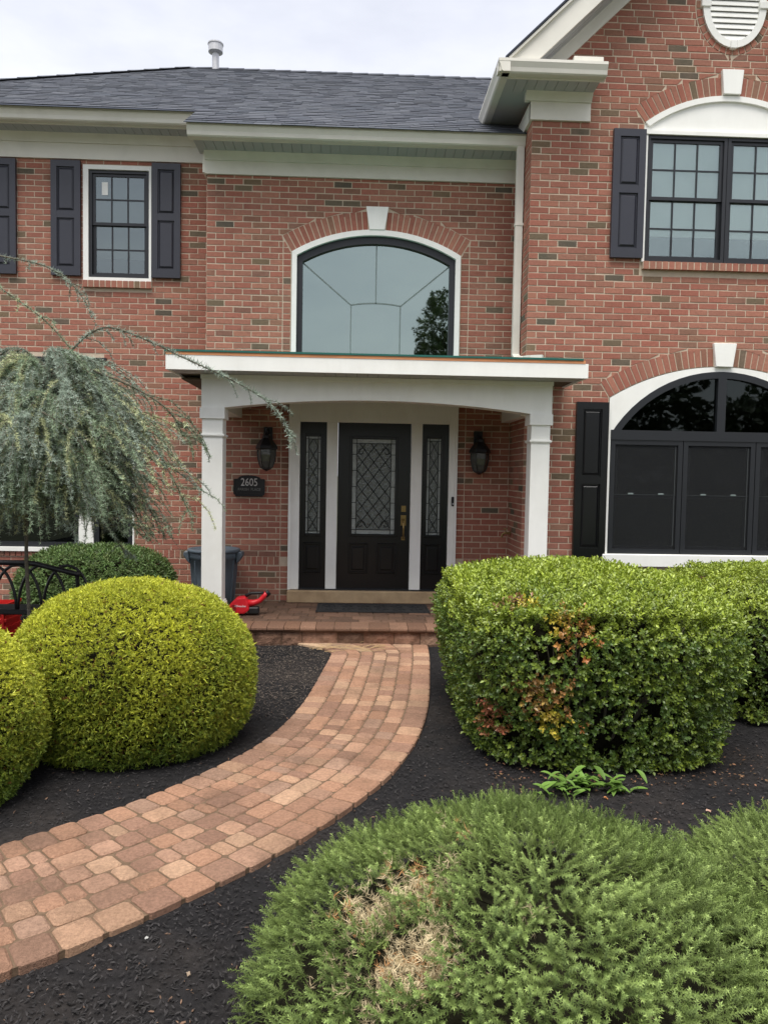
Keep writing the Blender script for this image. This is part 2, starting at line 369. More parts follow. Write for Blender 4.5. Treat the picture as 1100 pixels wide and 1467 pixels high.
class Wall:
    def __init__(s, kind, plane): s.kind = kind; s.p = plane
    def w(s, u, d, z):                               # d = distance out of the mortar plane
        return (u, s.p-d, z) if s.kind == 'y' else (s.p-d, u, z)
ALLB = []                                            # (wallobj key, corners(4 of (u,z)), Wall, colour)
def lay(wall, key, segs, z0, z1, holes=(), phase=0):
    """running bond rows between z0 and z1; segs(z) -> list of (u0,u1)"""
    k = 0; z = z0
    while z < z1-.02:
        zt = min(z+BH, z1)
        for (u0, u1) in segs(.5*(z+zt)):
            if u1-u0 < .12: cut(wall, key, u0, u1, z, zt, holes); continue
            u = u0-((k+phase) % 2)*(BL+JT)/2
            while u < u1-.02:
                a, b = max(u, u0), min(u+BL, u1)
                if b-a > .012: cut(wall, key, a, b, z, zt, holes)
                u += BL+JT
        z += CH; k += 1
FLAT = {}                                            # openings with a level foot (1) and a level head too (2)
def cut(wall, key, a, b, z, zt, holes):
    c = bcol()
    for h in holes:
        I0, I1 = h(z), h(zt)
        if I0 is None and I1 is None: continue
        fl = FLAT.get(h, 0)
        if I0 is None and fl: I0 = I1
        if I1 is None and fl == 2: I1 = I0
        if I0 is None: m = .5*(I1[0]+I1[1]); I0 = (m, m)
        if I1 is None: m = .5*(I0[0]+I0[1]); I1 = (m, m)
        j = .008
        lo0, lo1, hi0, hi1 = I0[0]-j, I1[0]-j, I0[1]+j, I1[1]+j
        if b <= min(lo0, lo1) or a >= max(hi0, hi1): continue
        l0, l1 = min(b, lo0), min(b, lo1)
        if max(l0, l1)-a > .012: ALLB.append((key, wall, (a, max(l0, a+.004), max(l1, a+.004), a), z, zt, c))
        r0, r1 = max(a, hi0), max(a, hi1)
        if b-min(r0, r1) > .012: ALLB.append((key, wall, (min(r0, b-.004), b, b, min(r1, b-.004)), z, zt, c))
        return
    ALLB.append((key, wall, (a, b, b, a), z, zt, c))

def arch_hole(cx, half, zb, zspr, Rr, t):
    """opening with segmental brick arch of thickness t (inner radius Rr, spring height zspr)"""
    th = math.asin(half/Rr); cz = zspr-Rr*math.cos(th); Ro = Rr+t
    zo = cz+Ro*math.cos(th); ho = Ro*math.sin(th)
    def h(z):
        if z < zb or z > cz+Ro-.004: return None
        if z <= zspr: return (cx-half, cx+half)
        if z <= zo: w = half+(ho-half)*(z-zspr)/(zo-zspr); return (cx-w, cx+w)
        w = math.sqrt(max(0, Ro*Ro-(z-cz)**2)); return (cx-w, cx+w)
    return h, (cx, cz, Rr, Ro, th)
def rect_hole(x0, x1, z0, z1): return lambda z: (x0, x1) if z0 <= z <= z1 else None
CWX = .20; CHALF = .962
cw_hole, CARCH = arch_hole(CWX, CHALF, .10, 4.145, 1.859, .205)
WUX = 3.855; wu_hole, WUARCH = arch_hole(WUX, .90, 3.845, 5.36, 1.495, .19)
WLX = 3.885; wl_hole, WLARCH = arch_hole(WLX, 1.212, .70, 2.50, 2.26, .19)
OVC = (3.853, 6.575); OVA, OVB, OVT = .325, .425, .075
def oval_hole(z):
    q = 1-((z-OVC[1])/(OVB+OVT))**2
    return None if q <= 0 else (OVC[0]-(OVA+OVT)*math.sqrt(q), OVC[0]+(OVA+OVT)*math.sqrt(q))
LWIN = [(-3.292, -2.487), (-5.222, -4.417)]           # left storey windows, outer trim
lw_holes = [rect_hole(a, b, 3.82, 5.262) for a, b in LWIN]
ll_hole = rect_hole(-5.35, -2.687, .64, 2.10); ll_hole2 = rect_hole(-5.20, -3.06, 2.10, 2.98)
for h_, k_ in [(cw_hole, 1), (wu_hole, 1), (wl_hole, 1), (ll_hole, 2), (ll_hole2, 2)]+[(q_, 2) for q_ in lw_holes]: FLAT[h_] = k_
WL_, WC_, WW_ = Wall('y', YL), Wall('y', YC), Wall('y', YW)
WR_, WCL = Wall('x', XCW), Wall('x', XLC)
ZB = .677                                            # first course above the rowlock band
XE0, XE1 = -6.1, 5.94
lay(WL_, 'left', lambda z: [(XE0, XLC-.004)], ZB, 5.34, lw_holes+[ll_hole, ll_hole2])
lay(WL_, 'left', lambda z: [(XE0, XLC-.004)], ZB-.102-8*CH, ZB-.102, [])
def segc(z):
    if z < 4.335: return [(XLC+.003, -.862), (-.852, -.770), (1.170, 1.254), (1.264, XCW-.006)]
    return [(XLC+.003, XCW-.006)]
lay(WC_, 'centre', segc, ZB, 4.99, [cw_hole])
lay(WC_, 'centre', segc, ZB-.102-6*CH, ZB-.102, [cw_hole])
GSL = .985                                           # gable slope
def segw(z):
    a, b = XCW+.001, XE1
    if z > 5.70: d = (z-5.70)/GSL; a += d+.06; b -= d+.06
    return [(a, b)] if b-a > .1 else []
lay(WW_, 'wing', segw, ZB, 8.0, [wu_hole, wl_hole, oval_hole], phase=1)
lay(WW_, 'wing', segw, ZB-.102-8*CH, ZB-.102, [])
lay(WR_, 'return', lambda z: [(YW+.002, YC-.005)], ZB, 5.6, [], phase=0)
lay(WR_, 'return', lambda z: [(YW+.002, YC-.005)], ZB-.102-8*CH, ZB-.102, [])
lay(WCL, 'jog', lambda z: [(YC+.002, YL-.005)], ZB-.102-8*CH, 5.2, [])

# mortar sheets with openings
def sheet(name, outer, holes, Y, depth=.16):
    """flat wall sheet facing -y with openings cut out and their reveals"""
    bm = bmesh.new(); loops = []
    for poly in [outer]+holes:
        vs = [bm.verts.new((x, Y, z)) for x, z in poly]
        loops.append([bm.edges.new((vs[i], vs[(i+1) % len(vs)])) for i in range(len(vs))])
    bmesh.ops.triangle_fill(bm, use_beauty=True, use_dissolve=False, edges=[e for l in loops for e in l], normal=(0, -1, 0))
    for poly in holes:
        f = [bm.verts.new((x, Y, z)) for x, z in poly]; g = [bm.verts.new((x, Y+depth, z)) for x, z in poly]
        for i in range(len(poly)): bm.faces.new((f[i], f[(i+1) % len(poly)], g[(i+1) % len(poly)], g[i]))
    me = bpy.data.meshes.new(name); bm.to_mesh(me); bm.free(); me.materials.append(MATS['mortar'])
    return link(bpy.data.objects.new(name, me), house)
def arch_poly(A, zb):
    cx, cz, r, ro, th = A; pts = arc(cx, cz, r, -th, th, 16)
    return [(pts[0][0], zb)]+pts+[(pts[-1][0], zb)]
rectp = lambda x0, x1, z0, z1: [(x0, z0), (x0, z1), (x1, z1), (x1, z0)]
w_left = sheet('wall', rectp(XE0, XLC, -.08, 5.40), [rectp(a, b, 3.90, 5.262) for a, b in LWIN]+[[(-5.35, .69), (-5.35, 2.1), (-5.2, 2.1), (-5.2, 2.95), (-3.10, 2.95), (-3.10, 2.1), (-2.70, 2.1), (-2.70, .69)]], YL)
w_ctr = sheet('wall', rectp(XLC, XCW, -.08, 5.10), [arch_poly(CARCH, .17)], YC)
apex = 5.70+(XE1-XCW)/2*GSL
ov = [(OVC[0]+OVA*math.sin(t), OVC[1]+OVB*math.cos(t)) for t in [2*math.pi*i/32 for i in range(32)]]
w_wing = sheet('wall', [(XCW, -.08), (XCW, 5.70), (.5*(XCW+XE1), apex), (XE1, 5.70), (XE1, -.08)], [arch_poly(WUARCH, 3.93), arch_poly(WLARCH, .72), ov], YW)
w_ret = MB().add([(XCW, YW, -.08), (XCW, YC, -.08), (XCW, YC, 5.7), (XCW, YW, 5.7)], [(0, 1, 2, 3)]).build('wall', 'mortar', house)
w_jog = MB().add([(XLC, YC, -.08), (XLC, YL, -.08), (XLC, YL, 5.4), (XLC, YC, 5.4)], [(0, 3, 2, 1)]).build('wall', 'mortar', house)
# plain outer shell behind (right flank and back), so that the house is closed
MB().box(XE1-.2, XE1, YW+.01, 16.5, -.08, 5.7).build('side_wall', 'brick', house, cols=True).data.color_attributes['Col'].data.foreach_set('color', np.tile(np.array([*BRC[0], 1], np.float32), 8))
MB().box(XE0-.0, XE0+.2, YL+.01, 16.5, -.08, 5.4).build('side_wall', 'brick', house, cols=True).data.color_attributes['Col'].data.foreach_set('color', np.tile(np.array([*BRC[0], 1], np.float32), 8))

# bricks: the 300 that show largest are parts, the rest one part of kind stuff
KEYW = {'left': w_left, 'centre': w_ctr, 'wing': w_wing, 'return': w_ret, 'jog': w_jog}
def visible_score(e):
    key, wl, q, z, zt, c = e
    u = .5*(q[0]+q[1]); p = Vector(wl.w(u, 0, z)); d = (p-CAMP); zc = d.dot(cam_f)
    x = CXP+FPX*d.dot(cam_r)/zc; y = CYP-FPX*d.dot(cam_u)/zc
    if key != 'wing' or not (758 < x < 1085 and 5 < y < 770): return 99
    if q[1]-q[0] < .15 or abs(q[1]-q[2]) > .01 or abs(q[0]-q[3]) > .01: return 99
    if 2.60 < u < 2.99 and 3.9 < z < 5.3: return 98
    if u > 2.25 and z < 2.5: return 98
    if 480 < y < 615 and x < 850: return 98
    if x < 795 and y > 500: return 98
    return zc
order = sorted(range(len(ALLB)), key=lambda i: visible_score(ALLB[i]))
single = set(i for i in order[:300] if visible_score(ALLB[i]) < 90)
def brick_geo(wl, q, z, zt, d, jit=True):
    j = (lambda s: random.gauss(0, s)) if jit else (lambda s: 0)
    a, b, b2, a2 = q; f = FACE+min(.0015, max(-.0008, j(.0009))); tl = min(.0009, max(-.0009, j(.0007))); dz = j(.0012)
    F = [(a+j(.001), f+tl, z+dz+j(.0008)), (b+j(.001), f-tl, z+dz+j(.0008)), (b2+j(.001), f-tl, zt+dz+j(.0008)), (a2+j(.001), f+tl, zt+dz+j(.0008))]
    e = .0025
    cu = sum(v[0] for v in F)/4; cz = sum(v[2] for v in F)/4
    inn = [(v[0]+(e if v[0] < cu else -e), v[1], v[2]+(e if v[2] < cz else -e)) for v in F]
    mid = [(v[0], v[1]-.002, v[2]) for v in F]; back = [(v[0], -.01, v[2]) for v in F]
    vs = [wl.w(*v) for v in inn+mid+back]
    fs = [(0, 1, 2, 3)]+[(4+i, 4+(i+1) % 4, (i+1) % 4, i) for i in range(4)]+[(8+i, 8+(i+1) % 4, 4+(i+1) % 4, 4+i) for i in range(4)]
    if wl.kind == 'x': fs = [tuple(reversed(f)) for f in fs]
    return vs, fs
rest = MB()
variants = []
for v in range(40):                                  # shared brick meshes, in colours of the same range
    vs, fs = brick_geo(Wall('y', 0), (-BL/2, BL/2, BL/2, -BL/2), 0, BH, 0)
    me = bpy.data.meshes.new('brick'); me.from_pydata(vs, [], fs); setcol(me, np.array(bcol() if v > 2 else random.choice(DRK), np.float32)); me.materials.append(MATS['brick'])
    variants.append(me)
for i, (key, wl, q, z, zt, c) in enumerate(ALLB):
    if i in single:
        o = bpy.data.objects.new('brick', random.choice(variants)); u = .5*(q[0]+q[1])
        o.location = (u, wl.p, z); o.scale = ((q[1]-q[0])/BL, 1, (zt-z)/BH); link(o, KEYW[key])
    else:
        rest.cur = c; rest.add(*brick_geo(wl, q, z, zt, 0))
tag(rest.build('brick_courses', 'brick', house, cols=True), kind='stuff')

def brick_obj(name, poly, y0, y1, parent):           # a brick of any outline in (x, z)
    b = MB(); b.cur = bcol(); b.prism(poly, y0, y1); return b.build(name, 'brick', parent, cols=True)
def voussoirs(A, Y, parent, key_half, n_side):
    cx, cz, r, ro, th = A; a_key = key_half/((r+ro)/2)
    for sgn in (-1, 1):
        for i in range(n_side):
            a0 = a_key+(th-a_key)*i/n_side+.0058/r; a1 = a_key+(th-a_key)*(i+1)/n_side-.0058/r
            P = [(cx+sgn*q*math.sin(a), cz+q*math.cos(a)) for q, a in ((r+.004, a0), (ro-.002, a0), (ro-.002, a1), (r+.004, a1))]
            if sgn > 0: P = P[::-1]
            brick_obj('arch_brick', P, Y-FACE-.001+random.gauss(0, .0008), Y+.02, parent)
voussoirs(CARCH, YC, w_ctr, .105, 15); voussoirs(WUARCH, YW, w_wing, .10, 14); voussoirs(WLARCH, YW, w_wing, .105, 18)
def keystone(A, Y, ht, wb, wt, zb, zt):
    cx = A[0]; MB().prism([(cx-wb, zb), (cx-wt, zt), (cx+wt, zt), (cx+wb, zb)][::-1], Y-.045, Y+.01).build('keystone', 'white_trim', house, bevel=.004)
keystone(CARCH, YC, 0, .087, .127, 4.405, 4.662); keystone(WUARCH, YW, 0, .09, .115, 5.662, 5.912); keystone(WLARCH, YW, 0, .09, .124, 2.845, 3.092)
nring = 34
for i in range(nring):                               # brick ring round the oval louvre
    t0, t1 = 2*math.pi*(i+.10)/nring, 2*math.pi*(i+.90)/nring
    e = lambda a, t: (OVC[0]+(OVA+a)*math.sin(t), OVC[1]+(OVB+a)*math.cos(t))
    brick_obj('ring_brick', [e(.012, t0), e(OVT-.004, t0), e(OVT-.004, t1), e(.012, t1)][::-1], YW-FACE-.003, YW+.02, w_wing)
def rowlock(x0, x1, z0, z1, Y, proud, parent, name, w=.0677, holes=()):
    n = max(1, round((x1-x0)/w)); w = (x1-x0)/n
    for i in range(n):
        a, b = x0+i*w+.006, x0+(i+1)*w-.006
        if any(h0 < .5*(a+b) < h1 for h0, h1 in holes): continue
        bb = MB(); bb.cur = bcol(); bb.box(a, b, Y-proud, Y+.03, z0, z1); bb.build(name, 'brick', parent, cols=True)
rowlock(XLC-.9, XLC-.004, .580, .672, YL, FACE, w_left, 'band_brick')
rowlock(-5.4, XLC-.9, .580, .637, YL, FACE+.02, w_left, 'band_brick')
rowlock(XLC+.003, -.862, .580, .672, YC, FACE, w_ctr, 'band_brick'); rowlock(1.264, XCW-.006, .580, .672, YC, FACE, w_ctr, 'band_brick')
rowlock(XCW, XE1, .580, .672, YW, FACE, w_wing, 'band_brick')
for a, b in LWIN: part_bed = MB().box(a-.006, b+.006, YL-.041, YL+.01, 3.828, 3.902).build('sill_bed', 'mortar', house)
MB().box(WUX-.883, WUX+.883, YW-.046, YW+.01, 3.848, 3.922).build('sill_bed', 'mortar', house)
for a, b in LWIN: rowlock(a-.008, b+.008, 3.825, 3.905, YL, .045, w_left, 'sill_brick')
rowlock(WUX-.885, WUX+.885, 3.845, 3.925, YW, .05, w_wing, 'sill_brick')

# --- windows
def part(name, m, parent, *boxes, bevel=0):
    b = MB()
    for q in boxes: b.box(*q)
    return b.build(name, m, parent, bevel)
def frame_boxes(x0, x1, z0, z1, t, y0, y1, tb=None):
    tb = tb or t
    return [(x0, x0+t, y0, y1, z0, z1), (x1-t, x1, y0, y1, z0, z1), (x0+t, x1-t, y0+.0005, y1, z1-t, z1), (x0+t, x1-t, y0+.0005, y1, z0, z0+tb)]
def sash_window(parent, x0, x1, z0, z1, Y, pane, cols_, rows_, interior='blind', fr=.035, blind_gap=.12):
    """double-hung black window filling x0..x1, z0..z1"""
    part('frame', 'black_frame', parent, *frame_boxes(x0, x1, z0, z1, fr, Y-.005, Y+.11))
    zm = .5*(z0+z1)
    for up in (1, 0):
        a, b = (zm-.008, z1-fr) if up else (z0+fr, zm+.022); yy = Y+.012 if up else Y+.036
        if up: yy, = (Y+.014,)
        xa, xb = x0+fr, x1-fr; st = .034
        part('sash', 'black_frame', parent, *frame_boxes(xa, xb, a, b, st, yy, yy+.022))
        part('pane', pane, parent, (xa+st-.004, xb-st+.004, yy+.012, yy+.016, a+st-.004, b-st+.004))
        if cols_:
            gx0, gx1, gz0, gz1 = xa+st, xb-st, a+st, b-st; bs = []
            for i in range(1, cols_): xx = gx0+(gx1-gx0)*i/cols_; bs.append((xx-.008, xx+.008, yy+.004, yy+.011, gz0, gz1))
            for i in range(1, rows_): zz = gz0+(gz1-gz0)*i/rows_; bs.append((gx0, gx1, yy+.0045, yy+.0105, zz-.008, zz+.008))
            part('muntin_grid', 'black_frame', parent, *bs)
    if interior == 'blind':
        part('blind', 'blind', parent, (x0+.02, x1-.02, Y+blind_gap, Y+blind_gap+.01, z0+.28, z1-.02))
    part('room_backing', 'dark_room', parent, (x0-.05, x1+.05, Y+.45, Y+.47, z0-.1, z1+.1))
for wi, (a, b) in enumerate(LWIN):
    w = part('window', 'white_trim', house, (a, a+.062, YL-.03, YL+.10, 3.905, 5.262), (b-.028, b, YL-.03, YL+.10, 3.905, 5.262), (a+.062, b-.028, YL-.029, YL+.10, 5.212, 5.262), (a+.062, b-.028, YL-.029, YL+.10, 3.905, 3.945))
    sash_window(w, a+.062, b-.028, 3.945, 5.212, YL+.0, 'pane_left', 3, 2, interior='blind' if wi == 0 else None, blind_gap=.2)
    if wi == 0: part('paper_sticker', 'white_trim', w, (-3.085, -3.015, YL+.0225, YL+.0245, 4.93, 5.08))
def shutter(x0, x1, z0, z1, Y, split, m='shutter_paint'):
    t = .07; y0, y1 = Y-.05, Y-.009
    zs = z0+(z1-z0)*split
    s = part('shutter', m, house, (x0, x0+t, y0, y1, z0, z1), (x1-t, x1, y0, y1, z0, z1), (x0+t, x1-t, y0+.0008, y1, z0, z0+.10), (x0+t, x1-t, y0+.0008, y1, z1-.075, z1), (x0+t, x1-t, y0+.0008, y1, zs-.04, zs+.04), (x0+t, x1-t, y0+.02, y1-.001, z0+.1, z1-.075))
    for za, zb in ((z0+.115, zs-.055), (zs+.055, z1-.09)):
        xa, xb = x0+t+.012, x1-t-.012; e = .02
        MB().add([(xa, y0+.0195, za), (xb, y0+.0195, za), (xb, y0+.0195, zb), (xa, y0+.0195, zb), (xa+e, y0+.004, za+e), (xb-e, y0+.004, za+e), (xb-e, y0+.004, zb-e), (xa+e, y0+.004, zb-e)],
                 [(4, 5, 6, 7), (0, 1, 5, 4), (1, 2, 6, 5), (2, 3, 7, 6), (3, 0, 4, 7)]).build('panel', m, s)
    return s
shutter(-3.663, -3.318, 3.955, 5.30, YL, .53); shutter(-2.478, -2.140, 3.955, 5.30, YL, .53); shutter(-4.415+.005, -4.072, 3.955, 5.30, YL, .53); shutter(-5.575, -5.23, 3.955, 5.30, YL, .53)
# centre arched picture window
cx, cz, r, ro, th = CARCH
cwin = MB()
o_ = arc(cx, cz, r-.006, -th, th, 24); i_ = [(x*1, z) for x, z in arc(cx, cz, r-.068, -math.asin((CHALF-.062)/(r-.068)), math.asin((CHALF-.062)/(r-.068)), 24)]
cwin.strip(i_, o_, YC-.035, YC+.10)
cwin.box(cx-CHALF+.006, cx-CHALF+.062, YC-.034, YC+.10, 2.80, o_[0][1]-.003); cwin.box(cx+CHALF-.062, cx+CHALF-.006, YC-.034, YC+.10, 2.80, o_[-1][1]-.003)
cwin = cwin.build('window', 'white_trim', house)
h2 = CHALF-.062
b = MB(); o2 = arc(cx, cz, r-.068, -math.asin(h2/(r-.068)), math.asin(h2/(r-.068)), 24); h3 = h2-.062; i2 = arc(cx, cz, r-.150, -math.asin(h3/(r-.15)), math.asin(h3/(r-.15)), 24)
b.strip(i2, o2, YC+.012, YC+.09); b.box(cx-h2, cx-h3, YC+.0125, YC+.09, 2.80, o2[0][1]-.002); b.box(cx+h3, cx+h2, YC+.0125, YC+.09, 2.80, o2[-1][1]-.002)
b.build('frame', 'black_frame', cwin)
MB().prism(([(i2[0][0]-.01, 2.80)]+[(x, z+.01) for x, z in i2]+[(i2[-1][0]+.01, 2.80)]), YC+.055, YC+.06).build('pane', 'pane_sky', cwin)
b = MB()
def bar(b, p, q, t, y0, y1):
    d = Vector((q[0]-p[0], q[1]-p[1])).normalized(); n_ = Vector((-d.y, d.x))*t
    b.prism([(p[0]+n_.x, p[1]+n_.y), (p[0]-n_.x, p[1]-n_.y), (q[0]-n_.x, q[1]-n_.y), (q[0]+n_.x, q[1]+n_.y)], y0, y1)
gy = (YC+.046, YC+.053); xa, xb = cx-.283, cx+.283
bar(b, (xa, 2.82), (xa, 3.575), .007, *gy); bar(b, (xb, 2.82), (xb, 3.575), .007, *gy); bar(b, (cx, 3.60), (cx, 4.26), .007, *gy)
bar(b, (xa, 3.575), (cx-h3, 4.04), .007, *gy); bar(b, (xb, 3.575), (cx+h3, 4.04), .007, *gy)
aa = arc(cx, 3.603-1.6, 1.6, -.178, .178, 8)
for i in range(8): bar(b, aa[i], aa[i+1], .007, *gy)
b.build('muntin_grid', 'grille', cwin)
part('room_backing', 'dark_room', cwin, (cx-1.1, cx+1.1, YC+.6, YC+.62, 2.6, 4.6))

# wing upper window
cx, cz, r, ro, th = WUARCH
ap = arc(cx, cz, r-.006, -th, th, 20)
wub = MB(); wub.prism(([(ap[0][0], 5.262)]+ap+[(ap[-1][0], 5.262)]), YW+.008, YW+.09)
wub.box(cx-.90+.006, cx-.865, YW-.02, YW+.1, 3.927, 5.262); wub.box(cx+.865, cx+.894, YW-.02, YW+.1, 3.927, 5.262); wub.box(cx-.905, cx+.905, YW-.03, YW+.095, 5.236, 5.275)
wu = wub.build('window', 'white_trim', house)
MB().strip(arc(cx, cz, r-.06, -th*.985, th*.985, 20), arc(cx, cz, r-.004, -th*.995, th*.995, 20), YW-.018, YW+.02).build('arch_moulding', 'white_trim', wu)
sash_window(wu, cx-.865, cx-.012, 3.935, 5.236, YW+.0, 'pane_upper', 3, 2, blind_gap=.068); sash_window(wu, cx-.006, cx+.865, 3.935, 5.236, YW+.0, 'pane_upper', 3, 2, blind_gap=.068)
shutter(2.622, 2.962, 3.955, 5.272, YW, .535); shutter(2*WUX-2.962, 2*WUX-2.622, 3.955, 5.272, YW, .535)
# wing lower arched window
cx, cz, r, ro, th = WLARCH
ap = arc(cx, cz, r-.006, -th, th, 24)
half = 1.185; ra = (half**2+.682**2)/(2*.682); ca = 2.797-ra; ta = math.asin(half/ra)
wlo = MB()
lo = arc(cx, ca, ra, -ta, ta, 24); up = [(cx+(-1+2*i/24)*(1.212-.006), 0) for i in range(25)]
up = [(x, cz+math.sqrt(max(0, (r-.006)**2-(x-cx)**2))) for x, _ in up]
wlo.strip(lo, up, YW-.004, YW+.09)
wlo.box(cx-1.206, cx-half, YW-.0035, YW+.09, .84, 2.118); wlo.box(cx+half, cx+1.206, YW-.0035, YW+.09, .84, 2.118)
wlo.add([(cx-1.206, YW-.004, 2.118), (cx-half, YW-.004, 2.118), (cx-half, YW-.004, 2.12), (cx-1.206, YW-.004, up[0][1])], [(0, 1, 2, 3)])
wl = wlo.build('window', 'white_trim', house)
part('sill', 'white_trim', wl, (cx-1.25, cx+1.25, YW-.06, YW+.09, .705, .838), bevel=.006)
b = MB(); i3 = arc(cx, ca, ra-.07, -math.asin((half-.09)/(ra-.07)), math.asin((half-.09)/(ra-.07)), 24)
b.strip(i3, lo, YW-.012, YW+.08); b.box(cx-.045, cx+.045, YW-.013, YW+.08, 2.14, 2.73); b.box(cx-half, cx+half, YW-.014, YW+.08, 2.057, 2.160)
b.build('frame', 'black_frame', wl)
for sg in (-1, 1):
    pts = [p for p in i3 if sg*(p[0]-cx) > .03]
    poly = [(cx+sg*.035, 2.15), (cx+sg*.035, ca+ra-.06)]+(pts if sg > 0 else pts[::-1])+[(cx+sg*1.12, 2.15)]
    poly = [(p[0], max(p[1], 2.15)) for p in poly]
    MB().prism(poly if sg < 0 else poly[::-1], YW+.03, YW+.034).build('pane', 'pane_dark', wl)
b = MB(); gy = (YW+.036, YW+.042)
for sg in (-1, 1):
    aa = [(cx+sg*.40*math.sin(t), 2.16+.36*math.cos(t)) for t in [math.pi/2*i/10 for i in range(11)]]
    for i in range(10): bar(b, aa[i], aa[i+1], .005, *gy)
    bar(b, (cx+sg*.29, 2.42), (cx+sg*.72, 2.60), .005, *gy); bar(b, (cx+sg*.06, 2.52), (cx+sg*.06, 2.70), .004, *gy)
b.build('muntin_grid', 'grille', wl)
for k in range(3):
    xa = cx-half+k*(2*half)/3+.004; xb = cx-half+(k+1)*(2*half)/3-.004
    sash_window(wl, xa, xb, .842, 2.057, YW+.0, 'pane_dark', 0, 0, interior=None, fr=.05)
    part('insect_screen', 'screen_mesh', wl, (xa+.05, xb-.05, YW+.0095, YW+.0105, .89, 2.01))
    part('sash_rail', 'dull_rail', wl, (xa+.055, xb-.055, YW+.006, YW+.0085, 1.4725, 1.4765))
    for q in (.3, .72): part('sash_lock', 'grille', wl, (xa+(xb-xa)*q-.03, xa+(xb-xa)*q+.03, YW+.003, YW+.008, 1.476, 1.492), bevel=.002)
    part('jamb_track', 'dull_rail', wl, (xb-.078, xb-.070, YW+.006, YW+.0085, .93, 1.99))
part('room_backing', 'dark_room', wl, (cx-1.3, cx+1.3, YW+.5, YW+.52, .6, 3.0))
shutter(2.318, 2.660, .80, 2.445, YW, .50, 'black_door'); shutter(2*WLX-2.660, 2*WLX-2.318, .80, 2.445, YW, .50, 'black_door')
# left lower window
lw = part('window', 'white_trim', house, (-5.35, -2.687, YL-.05, YL+.09, .640, .690), (-2.705, -2.687, YL-.03, YL+.09, .69, 2.1), (-3.351, -3.175, YL-.03, YL+.09, .69, 2.1), (-5.35, -5.2, YL-.03, YL+.09, .69, 2.1), (-3.175, -2.705, YL-.03, YL+.09, 2.06, 2.1))
part('frame', 'black_frame', lw, (-3.34, -3.10, YL-.0105, YL+.0, 2.1, 2.94), *frame_boxes(-5.2, -3.351, .69, 2.94, .06, YL-.01, YL+.08), *frame_boxes(-3.175, -2.705, .69, 2.06, .06, YL-.01, YL+.08))
part('pane', 'pane_dark', lw, (-5.15, -3.40, YL+.03, YL+.034, .74, 2.89)); part('pane', 'pane_dark', lw, (-3.12, -2.76, YL+.03, YL+.034, .74, 2.01))
part('head_flashing', 'black_frame', lw, (-5.25, -3.02, YL-.045, YL+.02, 2.942, 2.985))
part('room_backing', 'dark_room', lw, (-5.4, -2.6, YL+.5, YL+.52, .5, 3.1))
# oval louvre
lv = MB(); n = 40
ring = lambda a, y: [(OVC[0]+(OVA+a)*math.sin(2*math.pi*i/n), OVC[1]+(OVB+a)*math.cos(2*math.pi*i/n)) for i in range(n+1)]
lv.strip(ring(-.06, 0), ring(.010, 0), YW-.03, YW+.06); louvre = lv.build('oval_vent', 'white_trim', house)
for i in range(13):
    z = OVC[1]-OVB+.075+i*.058
    q = 1-((z+.02-OVC[1])/(OVB-.05))**2
    if q <= .02: continue
    w = (OVA-.05)*math.sqrt(q)
    MB().add([(OVC[0]-w, YW-.016, z), (OVC[0]+w, YW-.016, z), (OVC[0]+w, YW-.002, z+.050), (OVC[0]-w, YW-.002, z+.050), (OVC[0]-w, YW+.012, z+.004), (OVC[0]+w, YW+.012, z+.004)],
             [(0, 1, 2, 3), (4, 5, 1, 0), (3, 2, 5, 4)]).build('slat', 'white_trim', louvre)
part('room_backing', 'soffit', louvre, (OVC[0]-OVA, OVC[0]+OVA, YW+.07, YW+.08, OVC[1]-OVB, OVC[1]+OVB))
for (dx, dz, hx, hz) in ((0, -OVB+.02, .035, .045), (0, OVB-.02, .035, .045), (-OVA+.02, 0, .05, .04), (OVA-.02, 0, .05, .04)):
    part('key_block', 'white_trim', louvre, (OVC[0]+dx-hx, OVC[0]+dx+hx, YW-.045, YW+.02, OVC[1]+dz-hz, OVC[1]+dz+hz), bevel=.008)

# --- entrance door
dz0, dz1 = .302, 2.232
ent = part('door_frame', 'white_trim', house, (-.757, -.640, YC-.03, YC+.08, dz0, 2.62), (1.072, 1.160, YC-.03, YC+.08, dz0, 2.62), (-.334, -.210, YC-.02, YC+.08, dz0, dz1), (.636, .762, YC-.02, YC+.08, dz0, dz1), (-.640, 1.072, YC-.0195, YC+.08, dz1, 2.62), bevel=.003)
part('brick_mould', 'white_trim', ent, (-.765, -.735, YC-.05, YC-.0305, dz0, 2.62), (1.138, 1.168, YC-.05, YC-.0305, dz0, 2.62))
def lattice(b, x0, x1, z0, z1, nx, t, y0, y1, cell):
    """diamond cames clipped to a rectangle"""
    w, h = x1-x0, z1-z0; dx = w/nx; dzc = dx*cell
    for sg in (1, -1):
        k = -12
        while k < 24:
            c0 = z0+k*dzc; m_ = sg*dzc/dx*1.0
            xa, xb = x0, x1
            if sg < 0: c0 = z0+(k+nx)*dzc
            za, zb = c0, c0+m_*w
            # clip to z range
            def xz(z): return x0+(z-c0)/m_
            P = sorted([(xa, za), (xb, zb)], key=lambda p: p[1]); (xl, zl), (xh, zh) = P
            if zh > z0+.005 and zl < z1-.005:
                if zl < z0: xl, zl = xz(z0), z0
                if zh > z1: xh, zh = xz(z1), z1
                if zh-zl > .02: bar(b, (xl, zl), (xh, zh), t, y0, y1)
            k += 1
def scroll(b, cx, cz, rad, flip, t, y0, y1):
    pts = [(cx+flip*rad*(1-.75*i/14)*math.cos(i*.45), cz+rad*(1-.75*i/14)*math.sin(i*.45)) for i in range(15)]
    for i in range(14): bar(b, pts[i], pts[i+1], t, y0, y1)
